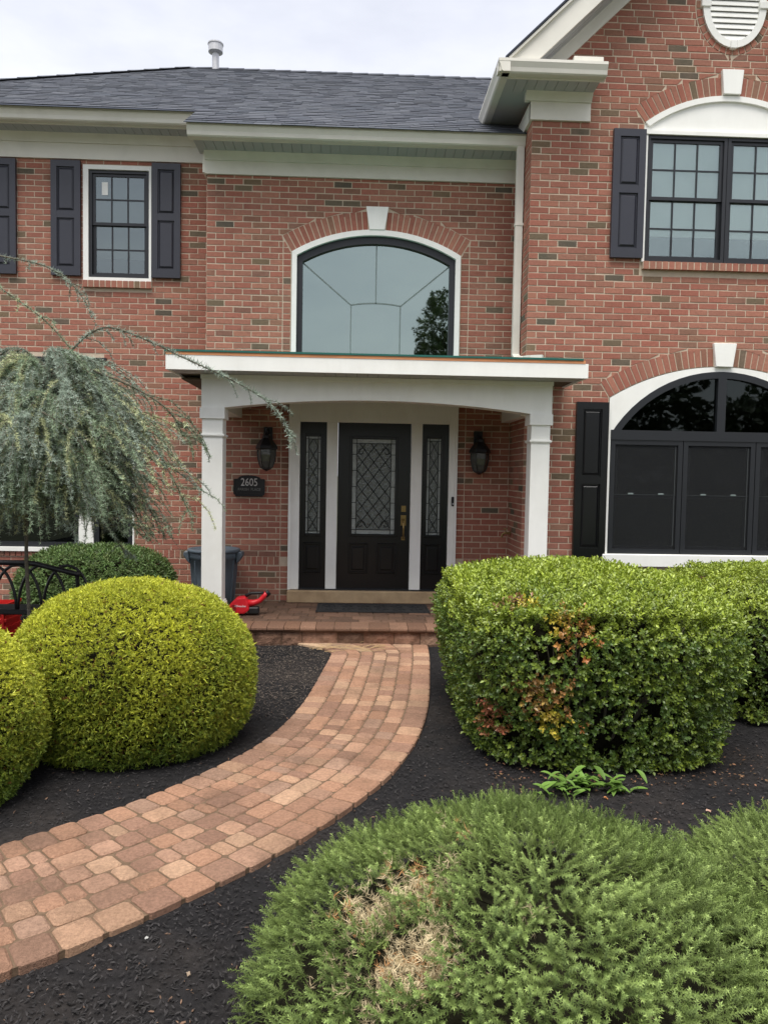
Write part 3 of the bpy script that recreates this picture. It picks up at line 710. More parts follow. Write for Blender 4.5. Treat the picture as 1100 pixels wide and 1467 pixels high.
def leaf_door(name, x0, x1, gx0, gx1, gz0, gz1, panels, is_door):   # is_door: the wide leaf, else a sidelight
    y0, y1 = YC+.012, YC+.055
    d = part(name, 'black_door', house, (x0, gx0, y0, y1, dz0, dz1), (gx1, x1, y0, y1, dz0, dz1), (gx0, gx1, y0+.0004, y1, gz1, dz1), (gx0, gx1, y0+.0004, y1, dz0, gz0))
    e = .022
    part('glass_moulding', 'black_door', d, *frame_boxes(gx0-e, gx1+e, gz0-e, gz1+e, e*1.3, y0-.016, y0-.0006), bevel=.004)
    part('glass', 'leaded_glass', d, (gx0, gx1, y0+.016, y0+.022, gz0, gz1))
    bw = .058 if is_door else .036
    part('bevelled_border', 'bevel_glass', d, *frame_boxes(gx0+.008, gx1-.008, gz0+.008, gz1-.008, bw-.008, y0+.011, y0+.0155))
    b = MB(); ya, yb = y0+.004, y0+.0105
    ix0, ix1, iz0, iz1 = gx0+bw, gx1-bw, gz0+bw, gz1-bw; t = .0035
    for q in ((gx0+.006, gx0+.006, gz0, gz1), (gx1-.006, gx1-.006, gz0, gz1), (ix0, ix0, gz0, gz1), (ix1, ix1, gz0, gz1)): bar(b, (q[0], q[2]), (q[1], q[3]), t, ya, yb)
    for z in (iz0, iz1, gz0+.006, gz1-.006): bar(b, (gx0, z), (gx1, z), t, ya+.0006, yb-.0006)
    for i in range(1, 6):
        z = gz0+(gz1-gz0)*i/6; bar(b, (gx0, z), (ix0, z), t, ya+.001, yb-.001); bar(b, (ix1, z), (gx1, z), t, ya+.001, yb-.001)
    lattice(b, ix0, ix1, iz0+(.02 if is_door else 0), iz1, 3 if is_door else 1, t*1.15, ya+.0015, yb-.0012, 1.28 if is_door else 1.75)
    if is_door:
        for sx, fl in ((ix0+.055, 1), (ix1-.055, -1)):
            for zz in (iz0+.06, iz1-.10): scroll(b, sx, zz, .055, fl, .004, ya-.001, yb)
    b.build('lead_came', 'lead_came', d)
    for (xa, xb, za, zb) in panels:
        q = y0-.0005
        part('panel_moulding', 'black_door', d, *frame_boxes(xa, xb, za, zb, .022, q-.014, q), bevel=.006)
        MB().add([(xa+.04, q, za+.04), (xb-.04, q, za+.04), (xb-.04, q, zb-.04), (xa+.04, q, zb-.04), (xa+.055, q-.01, za+.055), (xb-.055, q-.01, za+.055), (xb-.055, q-.01, zb-.055), (xa+.055, q-.01, zb-.055)], [(4, 5, 6, 7), (0, 1, 5, 4), (1, 2, 6, 5), (2, 3, 7, 6), (3, 0, 4, 7)]).build('raised_panel', 'black_door', d)
    return d
door = leaf_door('door', -.206, .632, -.048, .465, .942, 2.055, [(-.075, .155, .49, .845), (.255, .490, .49, .845)], True)
for nm, a, b_, g0, g1 in (('sidelight', -.638, -.336, -.580, -.397), ('sidelight', .764, 1.070, .815, .990)):
    sl = leaf_door(nm, a, b_, g0, g1, .94, 2.074, [(g0-.02, g1+.02, .49, .845)], False)
# handle set
b = MB(); hx, hy = .560, YC+.010
b.box(hx-.026, hx+.026, hy-.010, hy, 1.215, 1.285); b.box(hx-.030, hx+.030, hy-.012, hy, 1.055, 1.175); b.box(hx-.02, hx+.02, hy-.012, hy, .885, .925)
b.tube([(hx, hy-.01, 1.10), (hx, hy-.05, 1.085), (hx, hy-.062, 1.03), (hx, hy-.058, .96), (hx, hy-.035, .915), (hx, hy-.008, .905)], [.008, .010, .011, .011, .009, .008], 8)
b.tube([(hx, hy-.010, 1.25), (hx, hy-.026, 1.25)], .02, 12); b.tube([(hx-.015, hy-.02, 1.125), (hx+.0, hy-.045, 1.13), (hx+.018, hy-.05, 1.128)], .008, 6)
b.build('handle', 'brass', door, smooth=False)
part('sill_stone', 'sill_stone', house, (-.765, 1.175, YC-.125, YC+.06, PZ-.004, .298), bevel=.008)
part('threshold', 'black_frame', ent, (-.64, 1.072, YC-.045, YC+.05, .2985, .312))
db = thing('doorbell', (1.123, YC-.03, 1.29), 'slim black doorbell on the white door casing', 'doorbell')
part('body', 'black_plastic', db, (1.108, 1.140, YC-.056, YC-.0305, 1.29, 1.40), bevel=.008)
MB().tube([(1.124, YC-.0575, 1.318), (1.124, YC-.0555, 1.318)], .009, 14).build('button', 'galvanised', db)

# --- frieze, soffit, gutters
def gutter(name, x0, x1, yf, z0, z1):
    d = .115; h = z1-z0
    prof = [(yf+d, z0), (yf+.045, z0), (yf+.03, z0+.012), (yf+.022, z0+.05), (yf+.004, z0+h*.72), (yf, z0+h*.78), (yf, z1), (yf+.012, z1), (yf+.012, z1-.018), (yf+d-.004, z1-.02), (yf+d, z1-.02)]
    n = len(prof); b = MB()
    b.add([(x0, *p) for p in prof]+[(x1, *p) for p in prof], [tuple(range(n)), tuple(range(2*n-1, n-1, -1))]+[(i, i+n, (i+1) % n+n, (i+1) % n) for i in range(n)])
    return b.build(name, 'cream_trim', house)
gutter('gutter', XE0-.35, -1.82, 8.85, 5.592, 5.722); gutter('gutter', -1.838, 1.768, 8.2, 5.192, 5.320)
def soffit(x0, x1, y0, y1, z, parent, w=.105, t=.012):
    s = part('soffit', 'soffit', parent, (x0, x1, y0, y1, z+.006, z+.02))
    n = max(1, round((x1-x0)/w)); w = (x1-x0)/n
    for i in range(n):
        part('soffit_panel', 'soffit', s, (x0+i*w+.003, x0+(i+1)*w-.003, y0+.002, y1-.002, z-.004, z+.006))
    return s
soffit(XE0-.3, XLC, 8.965, YL+.02, 5.60, house); soffit(-1.80, 1.77, 8.315, YC+.02, 5.205, house)
part('fascia', 'cream_trim', house, (XE0-.35, -1.82, 8.965, 8.985, 5.58, 5.74)); part('fascia', 'cream_trim', house, (-1.836, 1.768, 8.315, 8.335, 5.188, 5.345))
MB().add([(x_, y_, z_) for x_ in (-1.836, -1.816) for y_, z_ in ((8.335, 5.188), (8.97, 5.56), (8.97, 5.78), (8.335, 5.37))], [(0, 1, 2, 3), (7, 6, 5, 4), (0, 4, 5, 1), (1, 5, 6, 2), (2, 6, 7, 3), (3, 7, 4, 0)]).build('fascia', 'cream_trim', house)
def frieze(x0, x1, Y, z0, z1, zs):
    f = part('frieze', 'cream_trim', house, (x0, x1, Y-.032, Y+.01, z0, z1))
    b = MB(); prof = [(Y-.032, z1), (Y-.05, z1), (Y-.052, z1+.012), (Y-.075, z1+(zs-z1)*.55), (Y-.095, zs-.012), (Y-.10, zs), (Y-.0, zs), (Y-.0, z1)]
    n = len(prof); b.add([(x0, *p) for p in prof]+[(x1, *p) for p in prof], [tuple(range(n)), tuple(range(2*n-1, n-1, -1))]+[(i, i+n, (i+1) % n+n, (i+1) % n) for i in range(n)])
    b.build('crown_moulding', 'cream_trim', f)
frieze(XE0, XLC-.003, YL, 5.322, 5.502, 5.597); frieze(XLC-.02, XCW-.004, YC, 4.972, 5.118, 5.202)
part('frieze_end', 'cream_trim', house, (XLC-.045, XLC-.021, YC-.03, YL+.0, 4.985, 5.40))
# wing eave, return and rakes
EX0, EYF = 1.33, 7.5
gw = MB()
gutter('gutter', EX0, 2.41, EYF, 5.598, 5.722)
d = .115; prof = [(EX0+d, 5.598), (EX0+.045, 5.598), (EX0+.03, 5.61), (EX0+.022, 5.648), (EX0+.004, 5.69), (EX0, 5.695), (EX0, 5.722), (EX0+.012, 5.722), (EX0+.012, 5.704), (EX0+d, 5.702)]
n = len(prof); gw.add([(p[0], EYF+.002, p[1]) for p in prof]+[(p[0], 8.72, p[1]) for p in prof], [tuple(range(n-1, -1, -1)), tuple(range(n, 2*n))]+[(i, (i+1) % n, (i+1) % n+n, i+n) for i in range(n)])
gw.build('gutter', 'cream_trim', house)
part('gutter_corner', 'cream_trim', house, (EX0+.012, EX0+.118, EYF+.012, EYF+.118, 5.6005, 5.7035))
s = part('soffit', 'soffit', house, (EX0+.11, XCW+.01, EYF+.11, 9.4, 5.606, 5.62), (XCW+.01, 2.375, EYF+.11, YW, 5.606, 5.62))
for i in range(9):
    part('soffit_panel', 'soffit', s, (EX0+.115+i*.104, EX0+.115+(i+1)*.104-.005, EYF+.115, YW-.04, 5.597, 5.606))
part('fascia', 'cream_trim', house, (EX0+.11, 2.405, EYF+.112, EYF+.13, 5.585, 5.74))
fw = part('frieze', 'cream_trim', house, (XCW-.033, 2.372, YW-.033, YW+.01, 5.338, 5.52), (XCW-.033, XCW+.01, YW-.0325, 9.2, 5.3385, 5.5195))
b = MB(); prof = [(YW-.033, 5.52), (YW-.05, 5.52), (YW-.055, 5.53), (YW-.08, 5.565), (YW-.098, 5.592), (YW-.10, 5.604), (YW, 5.604), (YW, 5.52)]; n = len(prof)
b.add([(XCW-.09, *p) for p in prof]+[(2.375, *p) for p in prof], [tuple(range(n)), tuple(range(2*n-1, n-1, -1))]+[(i, i+n, (i+1) % n+n, (i+1) % n) for i in range(n)])
b.build('crown_moulding', 'cream_trim', fw)
part('return_cap', 'cream_trim', house, (2.10, 2.40, YW-.33, YW-.03, 5.745, 5.83), bevel=.004)
MB().add([(EX0+.03, EYF+.02, 5.725), (2.405, EYF+.02, 5.725), (2.405, YW-.01, 5.80), (EX0+.03, YW-.01, 5.80)], [(0, 1, 2, 3)]).build('return_flashing', 'cream_trim', house)
midx = .5*(XCW+XE1)
def rake(sg):
    ex = EX0 if sg < 0 else 2*midx-EX0
    f = lambda x, z: (midx+sg*abs(x-midx), z)
    X = lambda xx: xx if sg < 0 else 2*midx-xx
    x0, x1 = EX0+.12, midx; z0 = 5.735; z1 = z0+(x1-x0)*.965
    q = lambda dz: [(X(x0), z0-dz[0]), (X(x1), z1-dz[0]), (X(x1), z1-dz[1]), (X(x0), z0-dz[1])]
    A = [(X(x0), z0), (X(x1), z1), (X(x1), z1-.27), (X(x0+.27), z0)]
    b = MB(); b.prism(A if sg < 0 else A[::-1], EYF+.06, EYF+.09); rk = b.build('rake_board', 'cream_trim', house)
    A = [(X(x0-.02), z0+.012), (X(x1), z1+.032), (X(x1), z1), (X(x0), z0)]
    MB().prism(A if sg < 0 else A[::-1], EYF+.03, EYF+.092).build('drip_edge', 'cream_trim', rk)
    # rake soffit boards and frieze along the brick
    for k in range(4):
        y0 = EYF+.094+k*.088; B = [(X(x0+.24), z0-.02), (X(x1), z1-.255), (X(x1), z1-.24), (X(x0+.20), z0-.02)]
        MB().prism(B if sg < 0 else B[::-1], y0, y0+.074).build('rake_soffit_board', 'soffit', rk)
    Cq = [(X(x0+.26), z0+.0), (X(x1), z1-.256), (X(x1), z1-.42), (X(x0+.43), z0+.0)]
    MB().prism(Cq if sg < 0 else Cq[::-1], YW-.03, YW+.01).build('rake_frieze', 'cream_trim', house)
rake(-1); rake(1)
# --- roofs
RS = .642
def roof_z(Y): return 5.345+RS*(Y-8.24)
ZR = roof_z(12.6)
RL = -2.76
rb = MB()
rb.add([(-1.86, 8.17, roof_z(8.17)), (1.80, 8.17, roof_z(8.17)), (6, 8.17, roof_z(8.17)), (6, 12.6, ZR), (RL, 12.6, ZR), (RL-3.80, 8.80, roof_z(8.80)), (-1.86, 8.80, roof_z(8.80)), (RL-3.8, 16.6, roof_z(8.8)), (6, 17, roof_z(8.2))],
       [(0, 1, 2, 3, 4, 5, 6), (4, 7, 5), (4, 3, 8, 7)])
roof = rb.build('roof', 'shingle', house, cols=True)
roof.data.color_attributes['Col'].data.foreach_set('color', np.tile(np.array([*s2l((64, 68, 78)), 1], np.float32), len(roof.data.vertices)))
SH = MB(); SHC = [np.array(s2l(c)) for c in ((80, 83, 91), (86, 89, 97), (76, 79, 87), (90, 93, 100), (78, 82, 90), (83, 86, 93))]
nrm = Vector((0, -RS, 1)).normalized(); up_ = Vector((0, 1, RS)).normalized()
L = math.hypot(12.6-8.17, ZR-roof_z(8.17)); ex = .118; k = 0
while k*ex < L:
    yy = 8.17+k*ex*up_.y; x = -6.6+random.uniform(0, .2)
    xl = -1.86 if yy < 8.80 else max(RL-(12.6-yy), RL-3.8); x = xl
    while x < 2.9:
        w = random.uniform(.10, .26)
        o = Vector((x, yy, roof_z(yy))); lift = random.choice([.006, .007, .010]); ln = ex+.02
        SH.cur = tuple(random.choice(SHC)*random.uniform(.85, 1.12))
        a = o+nrm*lift-up_*random.uniform(0, .006); b_ = a+Vector((w-.004, 0, 0)); c = o+up_*ln+nrm*.002; d_ = c+Vector((w-.004, 0, 0))
        SH.add([a, b_, d_, c, o, o+Vector((w-.004, 0, 0))], [(0, 1, 2, 3), (4, 5, 1, 0)])
        x += w
    k += 1
tag(SH.build('shingle_courses', 'shingle', roof, cols=True), kind='stuff')
x = RL+.1
while x < 3:                                          # ridge caps
    b = MB(); b.cur = tuple(random.choice(SHC)*.8); w = .26
    b.add([(x, 12.45, ZR-.085), (x+w, 12.45, ZR-.075), (x+w, 12.6, ZR+.025), (x, 12.6, ZR+.015), (x, 12.75, ZR-.085), (x+w, 12.75, ZR-.075)], [(0, 1, 2, 3), (3, 2, 5, 4), (0, 3, 4)])
    b.build('ridge_cap', 'shingle', roof, cols=True); x += w-.01
def hipcap():
    for i in range(20):
        p = Vector((RL, 12.6, ZR))+Vector((-1, -1, -RS))*(.19*i); q = p+Vector((-1, -1, -RS))*.2
        b = MB(); b.cur = tuple(random.choice(SHC)*.85); s_ = Vector((.1, -.1, -.03))
        b.add([p-s_*1+Vector((0, 0, -.03)), p+Vector((0, 0, .02)), p+s_, q+s_, q+Vector((0, 0, .03)), q-s_+Vector((0, 0, -.03))], [(0, 1, 4, 5), (1, 2, 3, 4)])
        b.build('hip_cap', 'shingle', roof, cols=True)
hipcap()
# wing roof
zE = 5.735; zA = zE+(midx-EX0-.10)*.965
wr = MB(); wr.cur = tuple(s2l((66, 70, 80)))
for sg in (-1, 1):
    X = lambda xx: xx if sg < 0 else 2*midx-xx
    for (za,) in ((.016,),):
        q = [(X(EX0+.07), EYF+.02, zE-.01), (X(EX0+.07), 14, zE-.01), (X(midx), 14, zA+.035), (X(midx), EYF+.02, zA+.035), (X(EX0+.07), EYF+.02, zE+.015), (X(EX0+.07), 14, zE+.015), (X(midx), 14, zA+.06), (X(midx), EYF+.02, zA+.06)]
        wr.add(q, [(0, 1, 2, 3), (7, 6, 5, 4), (0, 3, 7, 4), (0, 4, 5, 1)])
wr.build('gable_roof', 'shingle', house, cols=True)
# vent pipe
vp = MB().lathe([(.055, ZR-.2), (.055, ZR+.2), (.06, ZR+.2), (.06, ZR+.23)], -2.345, 12.52, 16).build('vent_pipe', 'galvanised', house, smooth=False)
MB().lathe([(.07, ZR+.19), (.115, ZR+.21), (.115, ZR+.32), (.125, ZR+.325), (.125, ZR+.345), (.03, ZR+.36)], -2.345, 12.52, 18).build('vent_cap', 'galvanised', vp)
# downspout
ds = MB()
def rect_tube(b, pts, w, d):
    for i in range(len(pts)-1):
        p, q = Vector(pts[i]), Vector(pts[i+1]); t = (q-p).normalized(); a = t.cross(Vector((0, 1, 0))).normalized()*w; c = t.cross(a).normalized()*d
        b.add([p-a-c, p+a-c, p+a+c, p-a+c, q-a-c, q+a-c, q+a+c, q-a+c], [(0, 1, 2, 3), (7, 6, 5, 4), (0, 4, 5, 1), (1, 5, 6, 2), (2, 6, 7, 3), (3, 7, 4, 0)])
YD = 8.262
rect_tube(ds, [(1.722, YD, 5.20), (1.722, YD, 4.0), (1.722, YD, 2.965), (1.726, YD-.10, 2.905), (1.745, 7.90, 2.865), (1.79, 7.80, 2.86), (1.90, 7.74, 2.858)], .038, .030)
dsp = ds.build('downspout', 'cream_trim', house)
part('strap', 'cream_trim', dsp, (1.676, 1.768, YD-.036, YD+.036, 4.36, 4.385))

# --- portico
FY, KY = 7.12, 7.45
FX0, FX1 = -1.776, 2.186
port = part('portico', 'white_trim', house, (FX0, FX1, FY, FY+.025, 2.586, 2.722), (FX0, FX0+.025, FY+.025, YC-.012, 2.5865, 2.7215), (FX1-.025, FX1, FY+.025, YW-.012, 2.5865, 2.7215))
part('orange_strip', 'copper_wood', port, (FX0+.004, FX1-.03, FY-.004, FY+.0245, 2.7225, 2.750))
b = MB()
b.add([(FX0-.01, FY-.012, 2.7505), (FX1+.01-.06, FY-.012, 2.7505), (FX1-.05, YW-.012, 2.80), (XCW-.012, YW-.012, 2.80), (XCW-.012, YC-.012, 2.85), (FX0-.01, YC-.012, 2.85)], [(0, 1, 2, 3, 4, 5)])
b.add([(FX0-.01, FY-.012, 2.7505), (FX1-.05, FY-.012, 2.7505), (FX1-.05, FY-.012, 2.769), (FX0-.01, FY-.012, 2.769), (FX1-.05, YW-.012, 2.815), (XCW-.012, YW-.012, 2.815), (XCW-.012, YC-.012, 2.865), (FX0-.01, YC-.012, 2.865)], [(0, 1, 2, 3), (3, 2, 4, 5, 6, 7)])
b.build('roof_membrane', 'green_membrane', port)
n = 38; w = (FX1-FX0-.05)/n
for i in range(n): part('soffit_panel', 'soffit', port, (FX0+.025+i*w+.002, FX0+.025+(i+1)*w-.002, FY+.026, KY-.001, 2.590, 2.598))
part('porch_ceiling', 'raw_wood', port, (FX0+.026, XCW-.01, KY+.2, YC-.012, 2.560, 2.575), (FX0+.026, FX1-.026, FY+.026, YW-.013, 2.6, 2.606))
b = MB(); bx0, bx1 = -1.512, 1.936; ix0, ix1 = -1.303, 1.730; mx_ = .5*(ix0+ix1); hs = .5*(ix1-ix0); rise = .098; Rb = (hs**2+rise**2)/(2*rise); tb = math.asin(hs/Rb)
lo = [(bx0, 2.268)]+arc(mx_, 2.366-Rb, Rb, -tb, tb, 24)+[(bx1, 2.268)]
up = [(p[0], 2.588) for p in lo]
b.strip(lo, up, KY, KY+.20); b.build('beam', 'white_trim', port)
part('beam_cap', 'white_trim', port, (bx0-.008, bx1+.008, KY-.014, KY-.0005, 2.545, 2.5885), bevel=.003)
part('side_beam', 'white_trim', port, (bx0, ix0+.0, KY+.201, YC-.01, 2.262, 2.559)); part('side_beam', 'white_trim', port, (1.672, XCW-.009, KY+.201, YC-.01, 2.262, 2.559))
part('side_beam', 'white_trim', port, (XCW-.009, bx1, KY+.201, YW-.009, 2.2625, 2.5588))
for (a, b_) in ((-1.505, -1.305), (1.736, 1.924)):
    y0, y1 = KY+.005, KY+.005+(b_-a)
    c = MB(); c.box(a, b_, y0, y1, PZ+.0, 2.266); c.box(a-.020, b_+.020, y0-.020, y1+.02, 2.160, 2.2665); c.box(a-.012, b_+.012, y0-.012, y1+.012, 1.985, 2.012); c.box(a-.018, b_+.018, y0-.018, y1+.018, 1.994, 2.006)
    c.box(a-.02, b_+.02, y0-.02, y1+.02, PZ+.002, PZ+.17); c.box(a-.012, b_+.012, y0-.012, y1+.012, PZ+.17, PZ+.19)
    c.build('column', 'white_trim', port)
# spigot on the wing's side wall
b = MB(); sx, sy, sz = XCW-.01, 8.50, 1.0
b.tube([(sx, sy, sz), (sx-.06, sy, sz), (sx-.085, sy, sz-.01), (sx-.095, sy, sz-.05)], [.014, .014, .013, .012], 8); b.tube([(sx-.05, sy, sz+.012), (sx-.05, sy, sz+.05)], .006, 6); b.lathe([(.028, sz+.045), (.028, sz+.055)], sx-.05, sy, 10); b.tube([(sx, sy, sz), (sx-.008, sy, sz)], .03, 10)
b.build('spigot', 'brass', house)

# ------------------------------------------------------------------ objects on and by the porch
def text_mesh(name, body, size, m, parent, loc, depth=.004, shear=0, sx=1, align='CENTER'):
    cu = bpy.data.curves.new(name, 'FONT'); cu.body = body; cu.size = size; cu.extrude = depth/2; cu.align_x = align; cu.shear = shear; cu.resolution_u = 3
    tmp = bpy.data.objects.new('tmp', cu); col.objects.link(tmp); bpy.context.view_layer.update()
    me = bpy.data.meshes.new_from_object(tmp.evaluated_get(bpy.context.evaluated_depsgraph_get())); bpy.data.objects.remove(tmp); bpy.data.curves.remove(cu)
    co = np.empty(len(me.vertices)*3); me.vertices.foreach_get('co', co); co = co.reshape(-1, 3)
    me.vertices.foreach_set('co', np.stack([co[:, 0]*sx+loc[0], loc[1]-co[:, 2], co[:, 1]+loc[2]], -1).ravel()); me.name = name; me.materials.clear(); me.materials.append(MATS[m]); me.update()
    return link(bpy.data.objects.new(name, me), parent)
# house number plaque
pq = thing('house_number_plaque', (-1.21, YC, 1.37), 'black arched house number plaque reading 2605 on the brick by the door', 'sign')
a0, a1, z0, z1 = -1.383, -1.040, 1.370, 1.572
pts = [(a0+.02, z0), (a1-.02, z0), (a1-.02, z0+.02), (a1, z0+.02), (a1, z1-.012), (a1-.02, z1-.012)]+[(-1.2115+.11*math.cos(t)*1.15, z1-.012+.042*math.sin(t)) for t in [math.pi*i/10 for i in range(11)]]+[(a0+.02, z1-.012), (a0, z1-.012), (a0, z0+.02), (a0+.02, z0+.02)]
MB().prism(pts, YC-.032, YC-.008).build('plate', 'black_plastic', pq, bevel=0)
bd = MB()
for i in range(len(pts)): bar(bd, pts[i], pts[(i+1) % len(pts)], .006, YC-.037, YC-.0325)
bd.build('border', 'black_iron', pq)
text_mesh('number', '2605', .125, 'silver_ink', pq, (-1.2115, YC-.034, 1.487), .006, sx=.78)
text_mesh('street_name', 'PARISH  PLACE', .042, 'faint_ink', pq, (-1.2115, YC-.034, 1.432), .004, sx=.92)
part('ledge', 'black_iron', pq, (a0+.03, a1-.03, YC-.040, YC-.0325, 1.392, 1.402))
# lanterns
def lantern(x, label):
    y = YC-.16
    t = thing('wall_lantern', (x, YC, 1.66), label, 'lantern', 'wall lanterns beside the door')
    b = MB(); b.box(x-.05, x+.05, YC-.03, YC-.008, 1.93, 2.16); b.tube([(x, YC-.02, 2.06), (x, YC-.07, 2.12), (x, y, 2.13), (x, y, 2.08)], [.014, .012, .012, .014], 8); b.build('bracket', 'black_iron', t)
    b = MB(); b.lathe([(.015, 2.10), (.03, 2.075), (.045, 2.06), (.05, 2.03), (.085, 1.985), (.115, 1.945), (.125, 1.915), (.120, 1.905), (.10, 1.90)], x, y, 6); b.build('cap', 'black_iron', t)
    b = MB(); b.lathe([(.098, 1.90), (.10, 1.84), (.088, 1.77), (.066, 1.705), (.05, 1.69)], x, y, 6); b.build('shade', 'lamp_glass', t)
    b = MB()
    for k in range(6):
        q = math.pi/3*k; b.tube([(x+r_*math.cos(q), y+r_*math.sin(q), z_) for r_, z_ in ((.102, 1.905), (.104, 1.84), (.092, 1.77), (.07, 1.703), (.05, 1.688))], .0055, 4)
    b.lathe([(.056, 1.70), (.056, 1.685), (.03, 1.672), (.012, 1.66)], x, y, 10); b.build('cage', 'black_iron', t)
lantern(-1.003, 'black six sided wall lantern above the house number plaque')
lantern(1.405, 'black six sided wall lantern in shade on the brick near the doorbell')
# doormat
dm = thing('doormat', (.2, 8.22, PZ), 'black rubber scrollwork doormat lying below the front door sill', 'doormat')
q0, q1 = at(462, 878, 8.2), at(611, 879, 8.2)
mx0, mx1, my0, my1 = -.405, .82, 7.98, 8.46
part('base', 'rubber', dm, (mx0, mx1, my0, my1, PZ+.003, PZ+.010), bevel=.002)
b = MB(); zt = PZ+.012
def flat(b, pts, w, z0, z1):
    for i in range(len(pts)-1):
        p, q = Vector(pts[i]), Vector(pts[i+1]); d = (q-p); 
        if d.length < 1e-6: continue
        d.normalize(); n_ = Vector((-d.y, d.x))*w
        b.add([(p.x+n_.x, p.y+n_.y, z0), (p.x-n_.x, p.y-n_.y, z0), (q.x-n_.x, q.y-n_.y, z0), (q.x+n_.x, q.y+n_.y, z0), (p.x+n_.x, p.y+n_.y, z1), (p.x-n_.x, p.y-n_.y, z1), (q.x-n_.x, q.y-n_.y, z1), (q.x+n_.x, q.y+n_.y, z1)], [(4, 5, 6, 7), (0, 4, 7, 3), (1, 2, 6, 5)])
for e in (.012, .05): flat(b, [(mx0+e, my0+e), (mx1-e, my0+e), (mx1-e, my1-e), (mx0+e, my1-e), (mx0+e, my0+e)], .008, PZ+.009, PZ+.018)
for i in range(6):
    for j in range(2):
        cx_, cy_ = mx0+.15+i*.185, my0+.14+j*.2
        flat(b, [(cx_+.075*(1-i2/16*.8)*math.cos(i2*.55+j*3), cy_+.075*(1-i2/16*.8)*math.sin(i2*.55+j*3)) for i2 in range(15)], .006, PZ+.009, PZ+.017)
b.build('scrollwork', 'rubber', dm)
# trash can
tx, ty = -1.545, 8.34
tcn = thing('trash_can', (tx, ty, PZ), 'blue grey plastic trash can with side handles behind the white column', 'trash can')
H0 = PZ+.004
MB().lathe([(.20, H0), (.215, H0+.01), (.235, H0+.3), (.252, H0+.52), (.262, H0+.525), (.262, H0+.56), (.262, H0+.60), (.262, H0+.60), (.245, H0+.60), (.235, H0+.5), (.20, H0+.05)], tx, ty, 32).build('body', 'can_plastic', tcn, smooth=True)
MB().lathe([(.262, H0+.585), (.282, H0+.595), (.288, H0+.612), (.278, H0+.628), (.255, H0+.63), (.248, H0+.61)], tx, ty, 32).build('rim', 'can_plastic', tcn, smooth=True)
for sg in (-1, 1):
    MB().prism([(tx+sg*.255, H0+.60), (tx+sg*.315, H0+.595), (tx+sg*.322, H0+.555), (tx+sg*.285, H0+.50), (tx+sg*.250, H0+.46)][::sg], ty-.075, ty+.075).build('handle', 'can_plastic', tcn, bevel=.008)
for k in range(10):
    q = 2*math.pi*k/10+.2; b = MB()
    b.tube([(tx+.238*math.cos(q), ty+.238*math.sin(q), H0+.30), (tx+.252*math.cos(q), ty+.252*math.sin(q), H0+.505)], .008, 6); b.tube([(tx+.218*math.cos(q), ty+.218*math.sin(q), H0+.06), (tx+.238*math.cos(q), ty+.238*math.sin(q), H0+.30)], .008, 6)
    b.build('rib', 'can_plastic', tcn)
# leaf blower
bl = thing('leaf_blower', (-1.15, 7.78, PZ), 'red and black cordless leaf blower lying on the porch beside the column', 'leaf blower')
by = 7.80; B0 = PZ
def px(x, z): return (x, z)
MB().prism([(-1.30, B0+.085), (-1.235, B0+.155), (-1.20, B0+.185), (-1.11, B0+.195), (-1.085, B0+.13), (-1.07, B0+.06), (-1.12, B0+.02), (-1.22, B0+.012), (-1.255, B0+.02)][::-1], by-.065, by+.065).build('motor_housing', 'red_plastic', bl, bevel=.018, seg=2)
b = MB(); b.tube([(-1.10, by, B0+.12), (-1.03, by, B0+.125), (-.97, by, B0+.15), (-.925, by, B0+.20), (-.905, by, B0+.232)], [.042, .032, .026, .026, .024], 10); b.build('tail', 'red_plastic', bl, smooth=True)
b = MB(); b.tube([(-.915, by, B0+.215), (-.885, by, B0+.242), (-.872, by, B0+.225), (-.905, by, B0+.19)], [.022, .024, .02, .014], 8); b.tube([(-1.12, by, B0+.195), (-1.06, by, B0+.225), (-.98, by, B0+.228), (-.925, by, B0+.228)], [.018, .016, .016, .016], 8); b.build('handle', 'black_plastic', bl, smooth=True)
part('battery', 'black_plastic', bl, (-1.09, -.975, by-.045, by+.045, B0+.012, B0+.085), bevel=.012)
b = MB(); b.tube([(-1.27, by, B0+.07), (-1.36, by, B0+.062), (-1.50, by, B0+.055), (-1.66, by, B0+.05), (-1.80, by-.01, B0+.045)], [.06, .052, .046, .043, .042], 14); b.build('nozzle_tube', 'black_plastic', bl, smooth=True)
b = MB()
for k in range(5): b.tube([(-1.245+.0, by-.0665, B0+.05+k*.014), (-1.205, by-.0665, B0+.05+k*.014)], .003, 4)
b.build('vent_slots', 'black_plastic', bl)
text_mesh('logo', 'Milwaukee', .034, 'white_ink', bl, (-1.165, by-.0665, B0+.09), .002, shear=.35, sx=.8)
# bench: black metal with interlaced arches, seen past the round shrub
BY = 6.30
bn = thing('garden_bench', (-3.0, BY, -.03), 'black metal bench with interlaced arch back under the weeping cedar', 'bench')
bxa, bxb = -3.72, -2.255
def rail_z(x): t = (x-.5*(bxa+bxb))/(.5*(bxb-bxa)); return .862-.085*max(0, abs(t)-.45)/.55
xs = np.linspace(bxa, bxb, 17)
b = MB(); b.tube([(x, BY-.10*max(0, abs((x+2.99)/.73)-.45), rail_z(x)) for x in xs], .022, 8); b.build('top_rail', 'black_iron', bn, smooth=True)
part('lower_rail', 'black_iron', bn, (bxa+.02, bxb-.02, BY-.015, BY+.015, .44, .475))
for k in range(7):                                    # interlaced arches
    c_ = bxa+.12+k*.205; b = MB()
    for w in (.20,):
        b.tube([(c_+w*math.cos(t), BY, .46+.385*math.sin(t)) for t in [math.pi*i/14 for i in range(15)]], .0125, 6)
    b.build('arch_bar', 'black_iron', bn, smooth=True)
